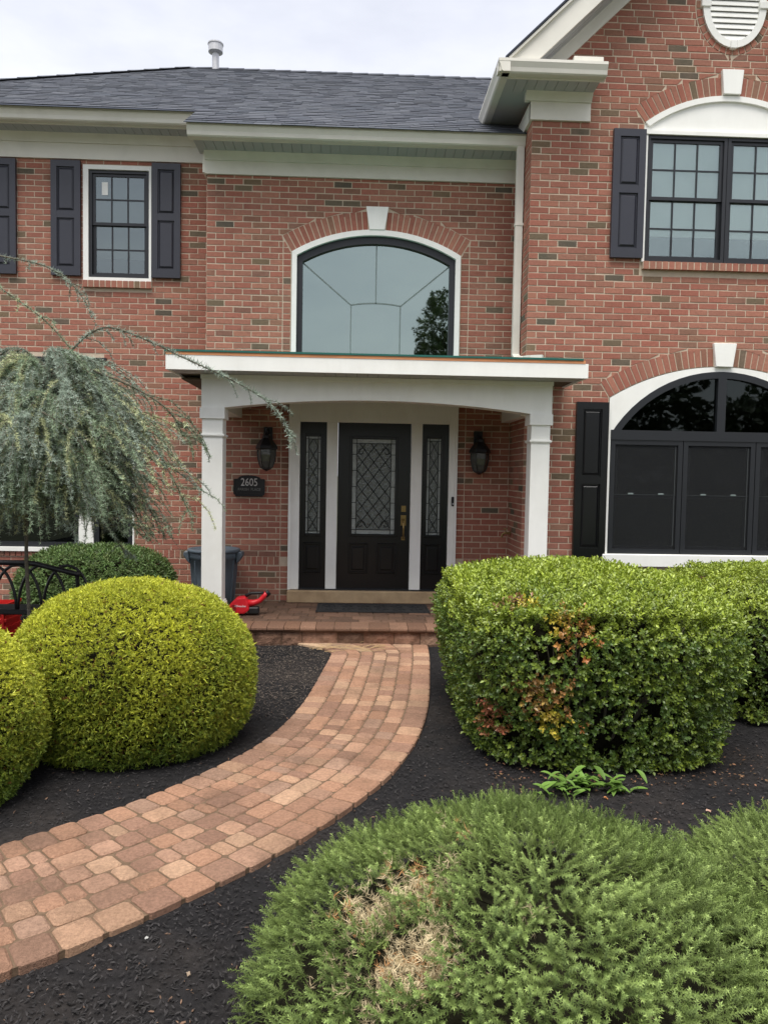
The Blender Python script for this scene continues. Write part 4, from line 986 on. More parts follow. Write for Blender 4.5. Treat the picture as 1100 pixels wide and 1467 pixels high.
for k in range(9): part('seat_slat', 'black_iron', bn, (bxa+.02, bxb-.02, BY+.02+k*.05, BY+.055+k*.05, .425, .437))
for x in (bxa+.02, bxb-.02):
    b = MB(); b.tube([(x, BY+.46, -.03), (x, BY+.46, .43)], .017, 8); b.build('leg', 'black_iron', bn)
    b = MB(); b.tube([(x, BY-.02, -.03), (x, BY, .43), (x, BY-.04, rail_z(x)-.01)], .017, 8); b.build('leg', 'black_iron', bn)
    b = MB(); b.tube([(x, BY, .64), (x, BY+.2, .66), (x, BY+.42, .63), (x, BY+.46, .45)], .015, 8); b.build('arm', 'black_iron', bn, smooth=True)
# red crate behind the bench
kx0, kx1, ky0, ky1, kz = -3.50, -3.135, 6.88, 7.20, .40
kr = thing('red_crate', (-3.2, 7.05, -.03), 'red plastic crate with ribbed sides on the mulch behind the bench', 'crate')
part('body', 'red_crate', kr, (kx0+.01, kx1-.01, ky0+.01, ky0+.016, -.03, kz), (kx0+.01, kx1-.01, ky1-.016, ky1-.01, -.03, kz), (kx0+.01, kx0+.016, ky0+.016, ky1-.016, -.03, kz), (kx1-.016, kx1-.01, ky0+.016, ky1-.016, -.03, kz), (kx0+.016, kx1-.016, ky0+.016, ky1-.016, -.03, -.02))
for z in (.05, .12, .19, .26, .33, .40): part('rib', 'red_crate', kr, (kx0, kx1, ky0, ky0+.0095, z-.014, z+.014), (kx1-.0095, kx1, ky0+.0097, ky1, z-.014, z+.014), bevel=.002)
for x in (kx0+.02, .5*(kx0+kx1), kx1-.045): part('upright', 'red_crate', kr, (x, x+.025, ky0-.004, ky0-.0005, -.03, kz+.012))

# ------------------------------------------------------------------ vegetation
def basis(d, roll=None):
    d = d/np.linalg.norm(d, axis=1)[:, None]; n = len(d)
    h = np.tile(np.array([0., 0, 1]), (n, 1)); h[np.abs(d[:, 2]) > .95] = (1, 0, 0)
    a = np.cross(h, d); a /= np.linalg.norm(a, axis=1)[:, None]; b = np.cross(d, a)
    if roll is not None:
        c, s = np.cos(roll)[:, None], np.sin(roll)[:, None]; a, b = a*c+b*s, b*c-a*s
    return np.stack([a, b, d], -1)                    # columns: local x, y, z
def scatter(name, TV, TF, pos, rot, scale, colr, m, parent, tcol=None, label=None, kind=None, extra=None):
    TV = np.asarray(TV, float); TF = np.asarray(TF, int); n, k = len(pos), len(TV)
    V = np.einsum('nij,kj->nki', rot, TV)*scale[:, None, None]+pos[:, None, :]
    C = np.repeat(colr[:, None, :], k, 1)
    if tcol is not None: C = C*np.asarray(tcol)[None, :, None]
    F = (TF[None]+(np.arange(n)*k)[:, None, None]).reshape(-1, 3); V = V.reshape(-1, 3); C = C.reshape(-1, 3)
    return trimesh(name, V, F, C, m, parent, kind)
def trimesh(name, V, F, C, m, parent, kind=None):
    me = bpy.data.meshes.new(name); me.vertices.add(len(V)); me.vertices.foreach_set('co', V.astype(np.float32).ravel())
    me.loops.add(len(F)*3); me.loops.foreach_set('vertex_index', F.astype(np.int32).ravel())
    me.polygons.add(len(F)); me.polygons.foreach_set('loop_start', np.arange(0, len(F)*3, 3, dtype=np.int32))
    me.update(calc_edges=True); setcol(me, np.clip(C, 0, 1).astype(np.float32)); me.materials.append(MATS[m])
    o = link(bpy.data.objects.new(name, me), parent)
    if kind: o['kind'] = kind
    return o
def lump(P, f, seed):
    r = np.random.default_rng(seed); o = np.zeros(len(P))
    for k in range(7):
        d = r.standard_normal(3)*f*(1+.35*k); o += np.sin(P@d+r.uniform(0, 6.28))/(1+.35*k)
    return o/3
def jit(n, base, lo, hi, hue=.06):
    c = np.array(base)[None]*rng.uniform(lo, hi, (n, 1)); return c*(1+rng.normal(0, hue, (n, 3)))

# --- superellipsoid shrub surface
def globe_surface(n, cen, rx, ry, zc, zt, zb, e=2.5, lumps=.03, seed=1, elow=None):
    d = rng.standard_normal((n, 3)); d /= np.linalg.norm(d, axis=1)[:, None]
    if elow: e = np.where(d[:, 2] > 0, e, elow)
    rho = np.hypot(d[:, 0], d[:, 1]); r = 1/(rho**e+np.abs(d[:, 2])**e)**(1/e); d = d*r[:, None]; rho = rho*r+1e-9   # round in plan
    hz = np.where(d[:, 2] > 0, zt-zc, zc-zb)
    P = np.stack([d[:, 0]*rx, d[:, 1]*ry, d[:, 2]*hz], -1); q = rho**(e-1)/rho
    N = np.stack([d[:, 0]*q/rx, d[:, 1]*q/ry, np.sign(d[:, 2])*np.abs(d[:, 2])**(e-1)/hz], -1)
    N /= np.linalg.norm(N, axis=1)[:, None]+1e-9
    P = P*(1+lumps*lump(P, 3.2, seed))[:, None]
    return P+np.array([cen[0], cen[1], zc]), N
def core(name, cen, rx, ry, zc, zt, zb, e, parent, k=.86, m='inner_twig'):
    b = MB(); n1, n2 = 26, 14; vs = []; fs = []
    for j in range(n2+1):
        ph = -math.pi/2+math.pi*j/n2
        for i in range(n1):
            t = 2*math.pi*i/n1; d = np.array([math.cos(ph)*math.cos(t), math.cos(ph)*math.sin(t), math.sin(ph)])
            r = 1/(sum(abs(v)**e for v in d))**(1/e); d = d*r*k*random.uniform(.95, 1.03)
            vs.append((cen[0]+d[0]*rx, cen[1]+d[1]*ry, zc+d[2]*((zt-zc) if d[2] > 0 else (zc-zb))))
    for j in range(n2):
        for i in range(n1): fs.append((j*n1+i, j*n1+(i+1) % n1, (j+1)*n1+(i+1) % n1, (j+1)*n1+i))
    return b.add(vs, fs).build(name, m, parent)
# golden thread-leaf shrubs: fine upright sprays
def spray_template(nb, L, w, spread, r):
    V = []; F = []; C = []
    for k in range(nb):
        a = 2*math.pi*k/nb+r.uniform(-.5, .5); s = spread*r.uniform(.3, 1.1); ln = L*r.uniform(.6, 1.1)
        b0 = np.array([0, 0, L*.12*r.uniform(0, 3)]); d = np.array([math.cos(a)*s, math.sin(a)*s, 1]); d /= np.linalg.norm(d)
        sd = np.cross(d, [math.sin(a*2.3), math.cos(a*1.7), .3]); sd = sd/np.linalg.norm(sd)*w
        m_ = b0+d*ln*.5; V += [b0-sd, b0+sd, b0+d*ln+np.array([0, 0, -.12*ln*s])]; k0 = len(V)-3; F += [(k0, k0+1, k0+2)]; C += [.85, .85, 1.15]
    return V, F, C
def golden(name_loc, rx, ry, zc, zt, n, label, seed):
    cx_, cy_ = name_loc; t = thing('golden_shrub', (cx_, cy_, -.03), label, 'shrub', 'round golden shrubs left of the walk')
    P, N = globe_surface(n, (cx_, cy_), rx, ry, zc, zt, -.16, 2.1, .05, seed, elow=2.7)
    up_ok = P[:, 2] > -.02; P, N = P[up_ok], N[up_ok]; n = len(P)
    P = P-N*rng.uniform(0, .045, (n, 1))
    bare = lump(P*1.0, 9, seed+5) > .99
    P, N = P[~bare], N[~bare]; n = len(P)
    d = N*.8+np.array([0, 0, .25])+rng.normal(0, .55, (n, 3))
    fl = lump(P, 5, seed+9)
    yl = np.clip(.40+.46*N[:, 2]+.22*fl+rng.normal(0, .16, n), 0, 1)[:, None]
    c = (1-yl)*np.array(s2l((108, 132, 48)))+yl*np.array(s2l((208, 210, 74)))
    c *= rng.uniform(.75, 1.15, (n, 1)); brown = rng.random(n) < .025; c[brown] = np.array(s2l((120, 88, 44)))
    r = np.random.default_rng(seed); V, F, C = spray_template(6, .021, .0029, 1.35, r)
    sc = rng.uniform(.55, 1.15, n); st = rng.random(n) < .03; sc[st] *= 1.7
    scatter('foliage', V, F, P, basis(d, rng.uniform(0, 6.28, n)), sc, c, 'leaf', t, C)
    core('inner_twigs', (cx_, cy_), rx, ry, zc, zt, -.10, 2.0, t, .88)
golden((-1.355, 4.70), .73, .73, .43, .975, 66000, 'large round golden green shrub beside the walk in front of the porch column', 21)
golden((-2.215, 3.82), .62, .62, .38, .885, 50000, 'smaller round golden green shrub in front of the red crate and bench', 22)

# clipped hedge shrubs: rounded boxes of small leaves
def leaf_sprig(nl, L, ll, lw, r):
    V = []; F = []; C = []
    for k in range(nl):
        a = 2.4*k+r.uniform(-.4, .4); h = L*k/(nl-1); s = .9 if k < nl-1 else .25
        d = np.array([math.cos(a)*s, math.sin(a)*s, .55]); d /= np.linalg.norm(d); l_ = ll*r.uniform(.75, 1.15)
        sd = np.cross(d, [0, 0, 1.]); sd /= np.linalg.norm(sd); up = np.cross(sd, d)
        b0 = np.array([0, 0, h]); k0 = len(V)
        V += [b0, b0+d*l_*.55+sd*lw+up*.003, b0+d*l_-up*.002, b0+d*l_*.55-sd*lw+up*.003]
        F += [(k0, k0+1, k0+2), (k0, k0+2, k0+3)]; C += [r.uniform(.8, 1.15)]*4
    return V, F, C
def rbox_surface(n, cen, hx, hy, zt, e, taper, seed, dome=.14):
    """rounded clipped hedge: plan superellipse, sides tapering inwards to the ground, slightly domed top"""
    ntop = int(n*.42); ns = n-ntop
    a = rng.uniform(0, 2*math.pi, ns); r = 1/(np.abs(np.cos(a))**e+np.abs(np.sin(a))**e)**(1/e)
    z = zt*rng.uniform(.02, 1, ns); prof = (1-taper*(1-z/zt)**1.6)*np.where(z > zt*.80, 1-.42*((z-zt*.80)/(zt*.20))**2*.35, 1)
    P1 = np.stack([np.cos(a)*r*hx*prof, np.sin(a)*r*hy*prof, z-dome*.55], -1)
    N1 = np.stack([np.sign(np.cos(a))*np.abs(np.cos(a)*r)**(e-1)/hx, np.sign(np.sin(a))*np.abs(np.sin(a)*r)**(e-1)/hy, np.where(z > zt*.85, .8, -.06)], -1); N1 /= np.linalg.norm(N1, axis=1)[:, None]
    u = np.sqrt(rng.random(ntop)); a = rng.uniform(0, 2*math.pi, ntop); r = u/(np.abs(np.cos(a))**e+np.abs(np.sin(a))**e)**(1/e)
    x, y = np.cos(a)*r*.95, np.sin(a)*r*.95
    P2 = np.stack([x*hx, y*hy, zt+dome*(1-(np.abs(x)**2.2+np.abs(y)**2.2))-dome*.62], -1); N2 = np.stack([x*.35, y*.35, np.ones(ntop)], -1); N2 /= np.linalg.norm(N2, axis=1)[:, None]
    P = np.concatenate([P1, P2]); N = np.concatenate([N1, N2]); P[:, 2] = np.maximum(P[:, 2], .02)
    P = P+N*(.028*lump(P, 4.5, seed)+.012*lump(P, 11, seed+2))[:, None]
    return P+np.array([cen[0], cen[1], 0]), N
def hedge(cen, hx, hy, zt, n, label, seed, rust=(), holes=(), dome=.14):
    t = thing('clipped_hedge', (cen[0], cen[1], -.03), label, 'hedge')
    P, N = rbox_surface(n, cen, hx, hy, zt, 4.2, .16, seed, dome); dep = np.minimum(rng.exponential(.03, n), .12); dp_ = rng.random(n) < .12; dep[dp_] = rng.uniform(.08, .30, dp_.sum()); P = P-N*dep[:, None]; N0 = dep
    thin = lump(P, 8, seed+7); keep = ~((thin > .62) & (N[:, 2] < .5) & (rng.random(n) < .85))
    for (h, rad) in holes: keep &= ~((np.linalg.norm((P-np.array(h))*np.array([1, .35, 1]), axis=1) < rad*(1+.3*rng.standard_normal(n))) & (rng.random(n) < .86) & (N0 < .10))
    P, N = P[keep], N[keep]; n = len(P)
    d = N*.8+np.array([0, 0, .45])+rng.normal(0, .42, (n, 3))
    new = np.clip(.18+.62*np.clip(N[:, 2], 0, 1)+rng.normal(0, .20, n)+.18*lump(P, 4, seed+3), 0, 1)[:, None]  # blend weight: leaves facing up take the lighter yellow-green
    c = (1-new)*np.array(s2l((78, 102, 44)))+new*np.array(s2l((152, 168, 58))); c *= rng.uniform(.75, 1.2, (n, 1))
    for (h, rad, cc) in rust:
        m_ = np.linalg.norm(P-np.array(h), axis=1) < rad*(1+.35*rng.standard_normal(n)); m_ &= rng.random(n) < .85; k_ = rng.uniform(.55, 1, (m_.sum(), 1)); c[m_] = (1-k_)*c[m_]+k_*np.array(s2l(cc))*rng.uniform(.7, 1.2, (m_.sum(), 1))
    r = np.random.default_rng(seed); V, F, C = leaf_sprig(7, .034, .022, .0068, r)
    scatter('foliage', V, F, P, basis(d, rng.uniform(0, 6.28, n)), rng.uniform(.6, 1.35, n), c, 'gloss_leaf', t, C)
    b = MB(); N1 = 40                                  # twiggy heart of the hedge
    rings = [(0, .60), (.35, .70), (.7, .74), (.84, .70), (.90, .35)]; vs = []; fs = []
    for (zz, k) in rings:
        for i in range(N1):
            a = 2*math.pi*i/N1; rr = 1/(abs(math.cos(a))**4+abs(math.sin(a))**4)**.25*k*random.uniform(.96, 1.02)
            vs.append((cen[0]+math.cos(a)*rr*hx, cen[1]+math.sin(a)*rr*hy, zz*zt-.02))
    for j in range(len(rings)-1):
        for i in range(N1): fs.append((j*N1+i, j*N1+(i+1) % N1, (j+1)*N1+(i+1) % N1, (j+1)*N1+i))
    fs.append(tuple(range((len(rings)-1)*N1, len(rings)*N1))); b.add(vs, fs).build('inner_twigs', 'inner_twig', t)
    b = MB()                                           # bare stems showing in the gaps
    for k in range(130):
        a = random.uniform(0, 6.28); x_, y_ = cen[0]+hx*.55*math.cos(a), cen[1]+hy*.55*math.sin(a)
        x2, y2 = cen[0]+hx*.95*math.cos(a+random.uniform(-.2, .2)), cen[1]+hy*.95*math.sin(a+random.uniform(-.2, .2))
        b.tube([(x_, y_, -.03), (.5*(x_+x2), .5*(y_+y2), zt*.35), (x2, y2, zt*random.uniform(.5, .85))], [.011, .007, .003], 5)
    b.build('stems', 'bark', t)
ORG, BRN, YLW = (176, 112, 62), (132, 86, 64), (196, 176, 62)
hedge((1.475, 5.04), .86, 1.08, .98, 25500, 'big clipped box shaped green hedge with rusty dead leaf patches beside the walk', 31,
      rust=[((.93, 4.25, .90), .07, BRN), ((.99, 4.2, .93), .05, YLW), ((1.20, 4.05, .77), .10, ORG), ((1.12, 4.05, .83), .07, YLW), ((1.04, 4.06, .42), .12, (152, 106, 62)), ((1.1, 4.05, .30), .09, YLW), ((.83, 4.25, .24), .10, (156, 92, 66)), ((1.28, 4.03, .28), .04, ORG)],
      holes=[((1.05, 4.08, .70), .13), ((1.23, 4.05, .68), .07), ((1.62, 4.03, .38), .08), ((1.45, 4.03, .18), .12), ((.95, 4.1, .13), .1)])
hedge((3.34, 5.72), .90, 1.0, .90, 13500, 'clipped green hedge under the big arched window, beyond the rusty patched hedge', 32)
# low dark yew below the left window
t = thing('dark_green_shrub', (-2.85, 8.42, -.03), 'low dark green spreading shrub under the left ground floor window', 'shrub')
P, N = globe_surface(7500, (-2.83, 8.40), .80, .62, .30, .765, -.02, 2.4, .05, 41); n = len(P); d = N*.8+np.array([0, 0, .4])+rng.normal(0, .4, (n, 3))
r = np.random.default_rng(4); V, F, C = leaf_sprig(7, .05, .034, .006, r)
c = jit(n, s2l((88, 110, 60)), .65, 1.3); scatter('foliage', V, F, P, basis(d, rng.uniform(0, 6.28, n)), rng.uniform(.8, 1.3, n), c, 'leaf', t, C)
core('inner_twigs', (-2.83, 8.40), .80, .62, .30, .765, -.03, 2.4, t, .88)

# spreading dwarf spruce mounds
def spruce_template(r, ln=.085):
    V = []; F = []; C = []
    def shoot(b0, d, L, nn, nl):
        d = np.array(d, float); d /= np.linalg.norm(d); a = np.cross(d, [.2, .9, .3]); a /= np.linalg.norm(a); b = np.cross(d, a)
        k0 = len(V); V.extend([b0+a*.0012, b0-a*.0006+b*.001, b0+d*L]); F.append((k0, k0+1, k0+2)); C.extend([.75]*3)
        for k in range(nn):
            q = 2.399*k; h = L*(.06+.94*k/nn); lf = nl*(1-.35*(k/nn)**3)*r.uniform(.85, 1.1)
            o = a*math.cos(q)+b*math.sin(q); nd = o*.92+d*.50; nd /= np.linalg.norm(nd); sd = np.cross(nd, o+.3*d); sd = sd/(np.linalg.norm(sd)+1e-9)*.0016
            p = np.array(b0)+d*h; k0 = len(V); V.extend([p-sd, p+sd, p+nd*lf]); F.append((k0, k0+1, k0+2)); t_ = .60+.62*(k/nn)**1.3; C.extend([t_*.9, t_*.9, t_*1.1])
    shoot(np.zeros(3), (0, 0, 1), ln, 50, .0118)
    for s in (-1, 1):
        shoot(np.array([0, 0, ln*.22]), (s*.78, .12, .70), ln*.62, 28, .0108)
    return V, F, C
DEAD_C = (.185, 1.86, .365)
def spruce(cen, rx, ry, h, n, label, seed, dead=None):
    t = thing('dwarf_spruce', (cen[0], cen[1], -.03), label, 'shrub')
    a = rng.uniform(0, 2*math.pi, n); u = np.sqrt(rng.random(n)); x, y = u*np.cos(a), u*np.sin(a)
    def hf(x, y):
        q = np.clip(1-(x*x+y*y)**1.25, 0, 1); return h*q**.62
    P = np.stack([x*rx, y*ry, hf(x, y)], -1)
    e = .02; gx = (hf(x+e, y)-hf(x-e, y))/(2*e*rx); gy = (hf(x, y+e)-hf(x, y-e))/(2*e*ry)
    N = np.stack([-gx, -gy, np.ones(n)], -1); N /= np.linalg.norm(N, axis=1)[:, None]
    lu = lump(P, 5.5, seed); P = P+N*(.030*lu+.014*lump(P, 13, seed+1))[:, None]-N*rng.uniform(.01, .075, (n, 1))
    P += np.array([cen[0], cen[1], -.01])
    rad = np.stack([np.cos(a), np.sin(a), np.zeros(n)], -1)
    d = N*.40+rad*.50+np.array([0, 0, .10])+np.stack([lump(P, 9, seed+11), lump(P, 9, seed+12), np.zeros(n)], -1)*.35+rng.normal(0, .26, (n, 3))
    tip = np.clip(.42+.28*lu+rng.normal(0, .18, n), 0, 1)[:, None]
    c = (1-tip)*np.array(s2l((106, 126, 68)))+tip*np.array(s2l((158, 178, 102))); c *= rng.uniform(.78, 1.18, (n, 1))
    keep = np.ones(n, bool)
    if dead is not None:
        D = np.array(dead); q = (P-D)*np.array([1, 1, .6]); dist = np.linalg.norm(q, axis=1)*(1+.55*lump(P, 16, seed+4))
        dm_ = (dist < .082) | ((np.linalg.norm(P-(D+np.array([.02, .30, .10])), axis=1)*(1+.8*lump(P, 22, 3)) < .07)) | ((np.linalg.norm(P-(D+np.array([-.12, .25, .03])), axis=1)*(1+.8*lump(P, 22, 6)) < .09))
        c[dm_] = np.where(rng.random((dm_.sum(), 1)) < .12, np.array(s2l((208, 156, 104)))[None], np.array(s2l((216, 198, 160)))[None])*rng.uniform(.8, 1.15, (dm_.sum(), 1))
        keep = ~dm_
    r = np.random.default_rng(seed); V, F, C = spruce_template(r)
    rot = basis(d, rng.uniform(0, 6.28, n)); sc = rng.uniform(.68, 1.25, n)
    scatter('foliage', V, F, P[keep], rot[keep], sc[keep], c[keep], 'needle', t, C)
    if dead is not None:
        dd = ~keep; m_ = dd.sum(); r2 = np.random.default_rng(3); V, F, C = spray_template(9, .034, .0011, 1.6, r2)   # dry bare twigs
        rot2 = None; p2 = np.repeat(P[dd], 9, 0)+rng.normal(0, .022, (m_*9, 3))
        scatter('dry_twigs', V, F, p2, basis(rng.normal(0, 1, (m_*9, 3))+np.array([0, 0, .6]), rng.uniform(0, 6.28, m_*9)), rng.uniform(.4, 1.1, m_*9), np.repeat(c[dd], 9, 0)*rng.uniform(.75, 1.1, (m_*9, 1)), 'needle', t, C, kind='stuff')
    vs = []; fs = []; n1 = 36; rings = [0, .3, .55, .75, .88, .96]
    for q in rings:
        for i in range(n1):
            aa = 2*math.pi*i/n1; vs.append((cen[0]+q*rx*.94*math.cos(aa), cen[1]+q*ry*.94*math.sin(aa), float(hf(q*math.cos(aa), q*math.sin(aa)))*.74-.06+random.uniform(-.01, .01)))
    for j in range(len(rings)-1):
        for i in range(n1): fs.append((j*n1+i, j*n1+(i+1) % n1, (j+1)*n1+(i+1) % n1, (j+1)*n1+i))
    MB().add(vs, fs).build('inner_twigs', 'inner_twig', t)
spruce((.585, 2.13), .935, 1.04, .52, 4300, 'low spreading spruce with a tan dead patch on its side', 51, dead=DEAD_C)
spruce((1.70, 2.08), .86, .98, .50, 3000, 'low spreading spruce, all green, touching the one with the dead patch', 52)

# weed below the hedge: each leaf a part
wd = thing('weed_plant', (1.27, 3.84, -.03), 'bright green broad leaved weed on the mulch below the clipped hedge', 'plant')
for k in range(80):
    a = random.uniform(0, 6.28); L_ = random.uniform(.045, .10); w_ = L_*.2; lift = random.uniform(.4, 1.6)
    p0 = Vector((1.25+random.gauss(0, .10), 3.87+random.gauss(0, .05), -.02+random.uniform(0, .05))); dx, dy = math.cos(a), math.sin(a)
    vs = []; 
    for i in range(6):
        q = i/5; wd_ = w_*math.sin(math.pi*(q*.92+.06))**.8; hz = L_*(lift*q-.6*lift*q*q); cxx, cyy = p0.x+dx*L_*q, p0.y+dy*L_*q
        vs += [(cxx-dy*wd_, cyy+dx*wd_, p0.z+hz+.006), (cxx, cyy, p0.z+hz), (cxx+dy*wd_, cyy-dx*wd_, p0.z+hz+.006)]
    fs = [(3*i+j, 3*i+j+1, 3*i+j+4, 3*i+j+3) for i in range(5) for j in (0, 1)]
    b = MB(); b.cur = tuple(np.array(s2l((104, 136, 60)))*random.uniform(.7, 1.15)); b.add(vs, fs); b.build('leaf', 'leaf', wd, cols=True, smooth=True)

# --- weeping blue cedar
cd = thing('weeping_cedar', (-2.57, 6.02, -.03), 'weeping blue green cedar with long drooping branches in front of the left windows', 'tree')
CY_ = 6.0
def pxl(pts, Y0, Y1=None):
    Y1 = Y0 if Y1 is None else Y1; n = len(pts)
    return [at(p[0], p[1], Y0+(Y1-Y0)*i/(n-1)) for i, p in enumerate(pts)]
trunk = [Vector((-2.57, 6.02, -.05)), Vector((-2.565, 6.02, .5)), Vector((-2.575, 6.0, 1.0)), Vector((-2.55, 6.0, 1.5)), Vector((-2.45, 6.0, 2.0)), Vector((-2.30, 6.0, 2.45))]
MB().tube(catmull([tuple(p) for p in trunk], 4), list(np.linspace(.015, .013, 21)), 10).build('trunk', 'bark', cd, smooth=True)
limbs = []                                            # (points, r0, r1, strand density, strand length)
limbs.append((pxl([(70, 545), (100, 505), (128, 478), (160, 469), (215, 489), (262, 512), (330, 543), (378, 572), (404, 600), (418, 632)], 6.0, 6.15), .010, .0022, .22, (.10, .28)))
limbs.append((pxl([(-60, 350), (0, 366), (60, 379), (98, 402), (122, 432), (132, 456)], 5.8, 5.7), .007, .002, .30, (.05, .22)))
limbs.append((pxl([(-40, 385), (0, 412), (60, 455), (100, 498), (140, 552), (169, 594)], 5.6, 5.55), .006, .002, .18, (.04, .16)))
limbs.append((pxl([(40, 640), (10, 575), (30, 562), (62, 562), (95, 578), (125, 608), (140, 660)], 5.75, 5.6), .014, .004, .8, (.2, .5)))
limbs.append((pxl([(60, 590), (95, 612), (118, 640), (130, 680), (146, 742)], 5.5, 5.45), .009, .003, .7, (.08, .3)))
limbs.append((pxl([(130, 530), (170, 545), (205, 562), (232, 580), (250, 600), (262, 625)], 6.0, 6.2), .010, .002, .75, (.15, .45)))
limbs.append((pxl([(150, 580), (190, 600), (222, 640), (250, 690), (274, 740)], 5.9, 6.1), .009, .002, .7, (.15, .4)))
limbs.append((pxl([(150, 620), (200, 650), (245, 670), (292, 705)], 6.0, 6.2), .007, .0015, .35, (.1, .25)))
limbs.append((pxl([(140, 640), (180, 675), (215, 730), (236, 770)], 5.8, 6.0), .008, .002, .7, (.1, .3)))
top = Vector((-2.42, 6.0, 2.35))
for k in range(86):
    a = 2*math.pi*(k+random.random())/86*1.0; L_ = random.uniform(.3, .88)
    z0 = random.uniform(1.45, 2.45); st = Vector((-2.50+.1*(z0-1.6), 6.0, z0)); dx, dy = math.cos(a), math.sin(a)
    Lx = L_*(1.02 if dx > 0 else .98); Ly = L_*.85
    rise = random.uniform(.04, .20); drop = random.uniform(.12, .55)
    pts = [st+Vector((dx*Lx*q, dy*Ly*q, rise*math.sin(math.pi*min(1, q*1.1))-drop*q**2.4)) for q in np.linspace(0, 1, 8)]
    limbs.append((pts, .011, .003, 1.8, (.12, .42)))
TP, TD, TC, TS = [], [], [], []                               # tuft position, direction, colour
BLUE, GRN, PALE = np.array(s2l((168, 184, 168))), np.array(s2l((154, 174, 144))), np.array(s2l((200, 206, 160)))
twigs = MB()
def tufts(pts, step, tint, sc=1.0):
    pts = [Vector(p) for p in pts]
    for i in range(len(pts)-1):
        p, q = pts[i], pts[i+1]; L_ = (q-p).length; n = max(1, int(L_/step)); d = (q-p)/max(L_, 1e-6)
        for k in range(n):
            w = p+(q-p)*((k+random.random())/n); TP.append(w); o = Vector((random.gauss(0, 1), random.gauss(0, 1), random.gauss(0, 1)+.3)); TD.append(o*.6+d*.35)
            TC.append(tint*random.uniform(.75, 1.2)); TS.append(sc)
for li, (pts, r0, r1, dens, (la, lb)) in enumerate(limbs):
    c_ = catmull([tuple(p) for p in pts], 5); n = len(c_)
    MB().tube(c_, list(np.linspace(r0, r1, n)), 6).build('branch', 'bark', cd, smooth=True)
    tint = (BLUE if random.random() < .55 else GRN)*random.uniform(.68, 1.08)
    tufts(c_, .010 if li else .012, tint, 1.0 if li else 1.5)
    length = sum((Vector(c_[i+1])-Vector(c_[i])).length for i in range(n-1))
    for s_ in range(int(length*dens*26)):
        i = random.uniform(.15, 1)*(n-1.001); p = Vector(c_[int(i)]).lerp(Vector(c_[int(i)+1]), i % 1)
        L_ = random.uniform(la, lb); zmin = 1.02+random.uniform(0, .25)
        L_ = max(.06, min(L_, p.z-zmin))
        out_ = Vector((p.x+2.5, p.y-6.0, 0)); out_ = out_.normalized() if out_.length > .05 else Vector((0, -1, 0))
        h = (out_*random.uniform(.15, 1.0)+Vector((random.gauss(0, .38), random.gauss(0, .38), 0)))*L_
        k_ = random.uniform(.55, 1.0); sp = [p, p+h*.45+Vector((0, 0, -.12*L_*k_)), p+h*.8+Vector((0, 0, -.5*L_*k_)), p+h+Vector((0, 0, -L_*k_))]
        twigs.tube(sp, [.0035, .003, .0025, .0012], 3, cap=False)
        young = random.random() < .16
        tufts(sp, .015, (PALE if young and li else tint)*random.uniform(.85, 1.1))
for (a, b_) in (((190, 700), (248, 745)), ((205, 735), (262, 792)), ((215, 690), (262, 722)), ((200, 752), (240, 775)), ((160, 742), (250, 750)), ((180, 690), (232, 762)), ((228, 640), (298, 702)), ((10, 745), (60, 735)), ((155, 700), (172, 760)), ((250, 600), (284, 628))):
    sp = pxl([a, ((a[0]+b_[0])/2+3, (a[1]+b_[1])/2-4), b_], 5.8, 5.9); twigs.tube(sp, [.004, .003, .0015], 4, cap=False); tufts(sp[:2], .03, PALE)
twigs.build('twigs', 'bark', cd)
r = np.random.default_rng(9); V = []; F = []; C = []
for k in range(6):
    a = 2*math.pi*k/6+r.uniform(-.3, .3); el = r.uniform(.1, .9); d = np.array([math.cos(a)*math.cos(el), math.sin(a)*math.cos(el), math.sin(el)]); sd = np.cross(d, [.3, .2, .9]); sd = sd/np.linalg.norm(sd)*.0040
    L_ = .031*r.uniform(.75, 1.1); k0 = len(V); V += [-sd*.6, sd*.6+d*L_*.1, d*L_]; F.append((k0, k0+1, k0+2)); C += [.85, .9, 1.12]
n = len(TP); TPn = np.array([tuple(p) for p in TP]); TDn = np.array([tuple(p) for p in TD])+1e-4
scatter('foliage', V, F, TPn, basis(TDn, rng.uniform(0, 6.28, n)), rng.uniform(.7, 1.25, n)*np.array(TS), np.array(TC), 'needle', cd, C)
print('cedar tufts', n, 'bricks', len(ALLB))

# --- mulch chips, straw, fallen leaves
def on_path(x, y, pad=.02):
    pts = np.stack([x, y], -1); d2 = ((pts[:, None, :]-ec[None, ::3, :])**2).sum(-1); i = d2.argmin(1)*3
    v = pts-ec[i]; side = -et[i, 1]*v[:, 0]+et[i, 0]*v[:, 1]
    return (side > -pad) & (side < np.array([PWID(es[k]) for k in i])+pad)
n = 72000
yy = .9+6.4*rng.random(n)**1.35; xx = rng.uniform(-.62, .64, n)*yy*1.02+.03*yy
xx = np.concatenate([xx, rng.uniform(-1.5, .1, 9000)]); yy = np.concatenate([yy, rng.uniform(5, 7.2, 9000)])
ok = ~on_path(xx, yy, .012) & (yy < 7.2); xx, yy = xx[ok], yy[ok]; n = len(xx)
TVc = [(-.5, -.10, 0), (.1, -.16, .05), (.5, .02, .02), (-.05, .15, .06), (-.42, .12, .0)]; TFc = [(0, 1, 3), (1, 2, 3), (0, 3, 4)]
dirs = np.stack([rng.normal(0, .28, n), rng.normal(0, .28, n), np.ones(n)], -1)
cc = np.where(rng.random((n, 1)) < .035, np.array(s2l((92, 72, 58)))[None], np.array(s2l((40, 38, 38)))[None])*rng.uniform(.5, 1.8, (n, 1))
zz = -.018+.010*noise2(xx*1.4, yy*1.4)+rng.uniform(0, .010, n)
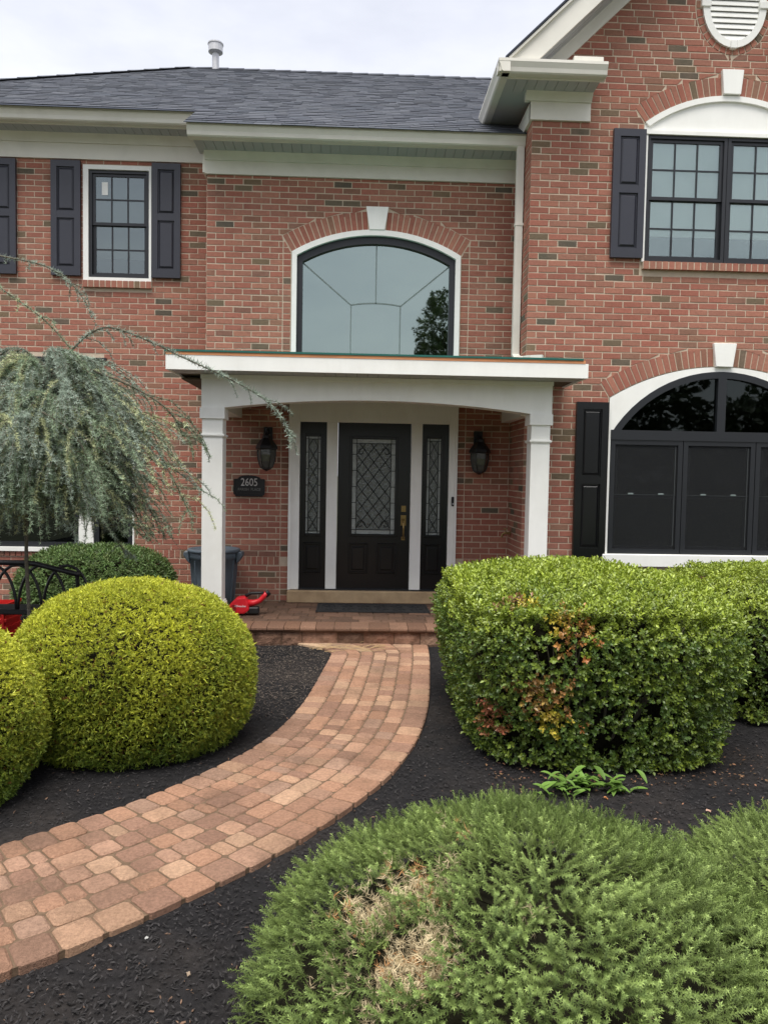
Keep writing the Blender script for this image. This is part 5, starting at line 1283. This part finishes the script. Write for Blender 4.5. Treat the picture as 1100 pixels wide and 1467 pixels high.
dry = (np.clip((yy-4.9)/.8, 0, 1)*(xx < .1))[:, None]; cc = cc*(1-dry)+dry*np.array(s2l((84, 76, 69)))*rng.uniform(.4, 1.5, (n, 1))
scatter('mulch_chips', TVc, TFc, np.stack([xx, yy, zz], -1), basis(dirs, rng.uniform(0, 6.28, n)), np.clip(rng.lognormal(-4.25, .5, n), .005, .022), cc, 'mulch_chip', None)
tag(bpy.data.objects['mulch_chips'], 'loose shredded black bark chips strewn over the bed', 'mulch', kind='stuff')
n = 420; a = rng.uniform(0, 6.28, n)
lx, ly = rng.uniform(.75, 2.75, n), 3.92+np.abs(rng.normal(0, .20, n))+.10*np.sin(3*np.linspace(0, 1, n)); ly = np.where(rng.random(n) < .35, ly-.28*rng.random(n), ly)
scatter('leaf_litter', [(-.5, 0, 0), (0, -.3, .08), (.5, 0, .02), (0, .3, .10)], [(0, 1, 2), (0, 2, 3)], np.stack([lx, ly, np.full(n, -.008)], -1), basis(np.stack([rng.normal(0, .3, n), rng.normal(0, .3, n), np.ones(n)], -1), a), rng.uniform(.008, .026, n), jit(n, s2l((112, 84, 62)), .5, 1.4), 'mulch_chip', None)
tag(bpy.data.objects['leaf_litter'], 'brown leaf litter on the mulch round the foot of the rusty patched hedge', 'leaf litter', kind='stuff')
b = MB()
for k in range(46):
    x_, y_ = random.uniform(-.42, .25), random.gauss(6.98, .08); a = random.uniform(-.9, .9); L_ = random.uniform(.05, .16)
    b.tube([(x_, y_, .016), (x_+L_*.5*math.cos(a), y_+L_*.5*math.sin(a), .022), (x_+L_*math.cos(a+.25), y_+L_*math.sin(a+.25), .014)], .0022, 4)
tag(b.build('dry_straw', 'straw'), 'pale dry straw lying where the walk meets the step', 'straw', kind='stuff')
def litter(px_, py_, size, c):
    d = cam_f+cam_r*((px_-CXP)/FPX)-cam_u*((py_-CYP)/FPX); t_ = (-.012-CAM_H)/d.z; p = CAMP+d*t_; a = random.uniform(0, 6.28); s_ = size
    b = MB(); b.cur = s2l(c); m_ = 9
    b.add([(p.x, p.y, p.z+.006)]+[(p.x+s_*(.7+.3*math.cos(2*q+a))*math.cos(q+a), p.y+s_*.7*math.sin(q+a), p.z+.004+random.uniform(0, .012)) for q in [6.283*i/m_ for i in range(m_)]], [(0, i+1, (i+1) % m_+1) for i in range(m_)])
    return b.build('fallen_leaf', 'leaf', cols=True)
for i, (a, b_, s_, c, lab) in enumerate([(1015, 1164, .022, (196, 160, 140), 'pinkish dry fallen leaf on the mulch right of the weed'), (808, 1120, .018, (170, 110, 60), 'small orange fallen leaf on mulch at the left of the weed'), (868, 1146, .014, (180, 120, 70), 'tiny tan fallen leaf just below the weed'), (210, 1328+20, .008, (190, 190, 185), 'tiny pale chip on the mulch edge of the near walk'), (270, 1400, .010, (168, 150, 130), 'curled pale brown leaf on the mulch near the dead patched spruce')]):
    tag(litter(a, b_, s_, c), lab, 'leaf', 'fallen leaves on the mulch')

# ------------------------------------------------------------------ across the street, seen in the window glass
def crown_tree(x, y, h, rad, label, seed):
    t = thing('street_tree', (x, y, -.09), label, 'tree', 'trees across the street')
    b = MB(); b.tube([(x, y, -.1), (x+.05, y, h*.3), (x-.05, y, h*.6), (x, y, h*.85)], [.22, .18, .12, .04], 8)
    b.build('trunk', 'bark', t)
    n = 5000; r = np.random.default_rng(seed); d = r.standard_normal((n, 3)); d /= np.linalg.norm(d, axis=1)[:, None]; P = d*(r.random((n, 1))**.4)*np.array([rad, rad, h*.36])
    P *= (1+.35*lump(P, .9, seed))[:, None]; P += np.array([x, y, h*.62]); keep = lump(P, 1.6, seed+1) < .55; P = P[keep]; n = len(P)
    V, F, C = leaf_sprig(7, .3, .22, .06, r); c = jit(n, s2l((70, 84, 48)), .6, 1.2)
    scatter('crown', V, F, P, basis(r.standard_normal((n, 3))), np.ones(n), c, 'leaf', t, C)
crown_tree(6.9, -30, 13.8, 3.7, 'leafy street tree mirrored in the arched centre window', 71)
n = 6000; r = np.random.default_rng(77); x = r.uniform(-70, 80, n); y = r.uniform(-62, -52, n); top_ = 10.5+1.6*np.sin(x*.31)+1.1*np.sin(x*.83+1); z = top_*r.random(n)**.7
V, F, C = leaf_sprig(7, .8, .7, .22, r)
tl = scatter('far_trees', V, F, np.stack([x, y, z], -1), basis(r.standard_normal((n, 3))), r.uniform(.8, 1.4, n), jit(n, s2l((62, 76, 46)), .6, 1.2), 'leaf', None, C)
tag(tl, 'belt of dark green trees far across the street, mirrored in the lower windows', 'trees', kind='stuff')
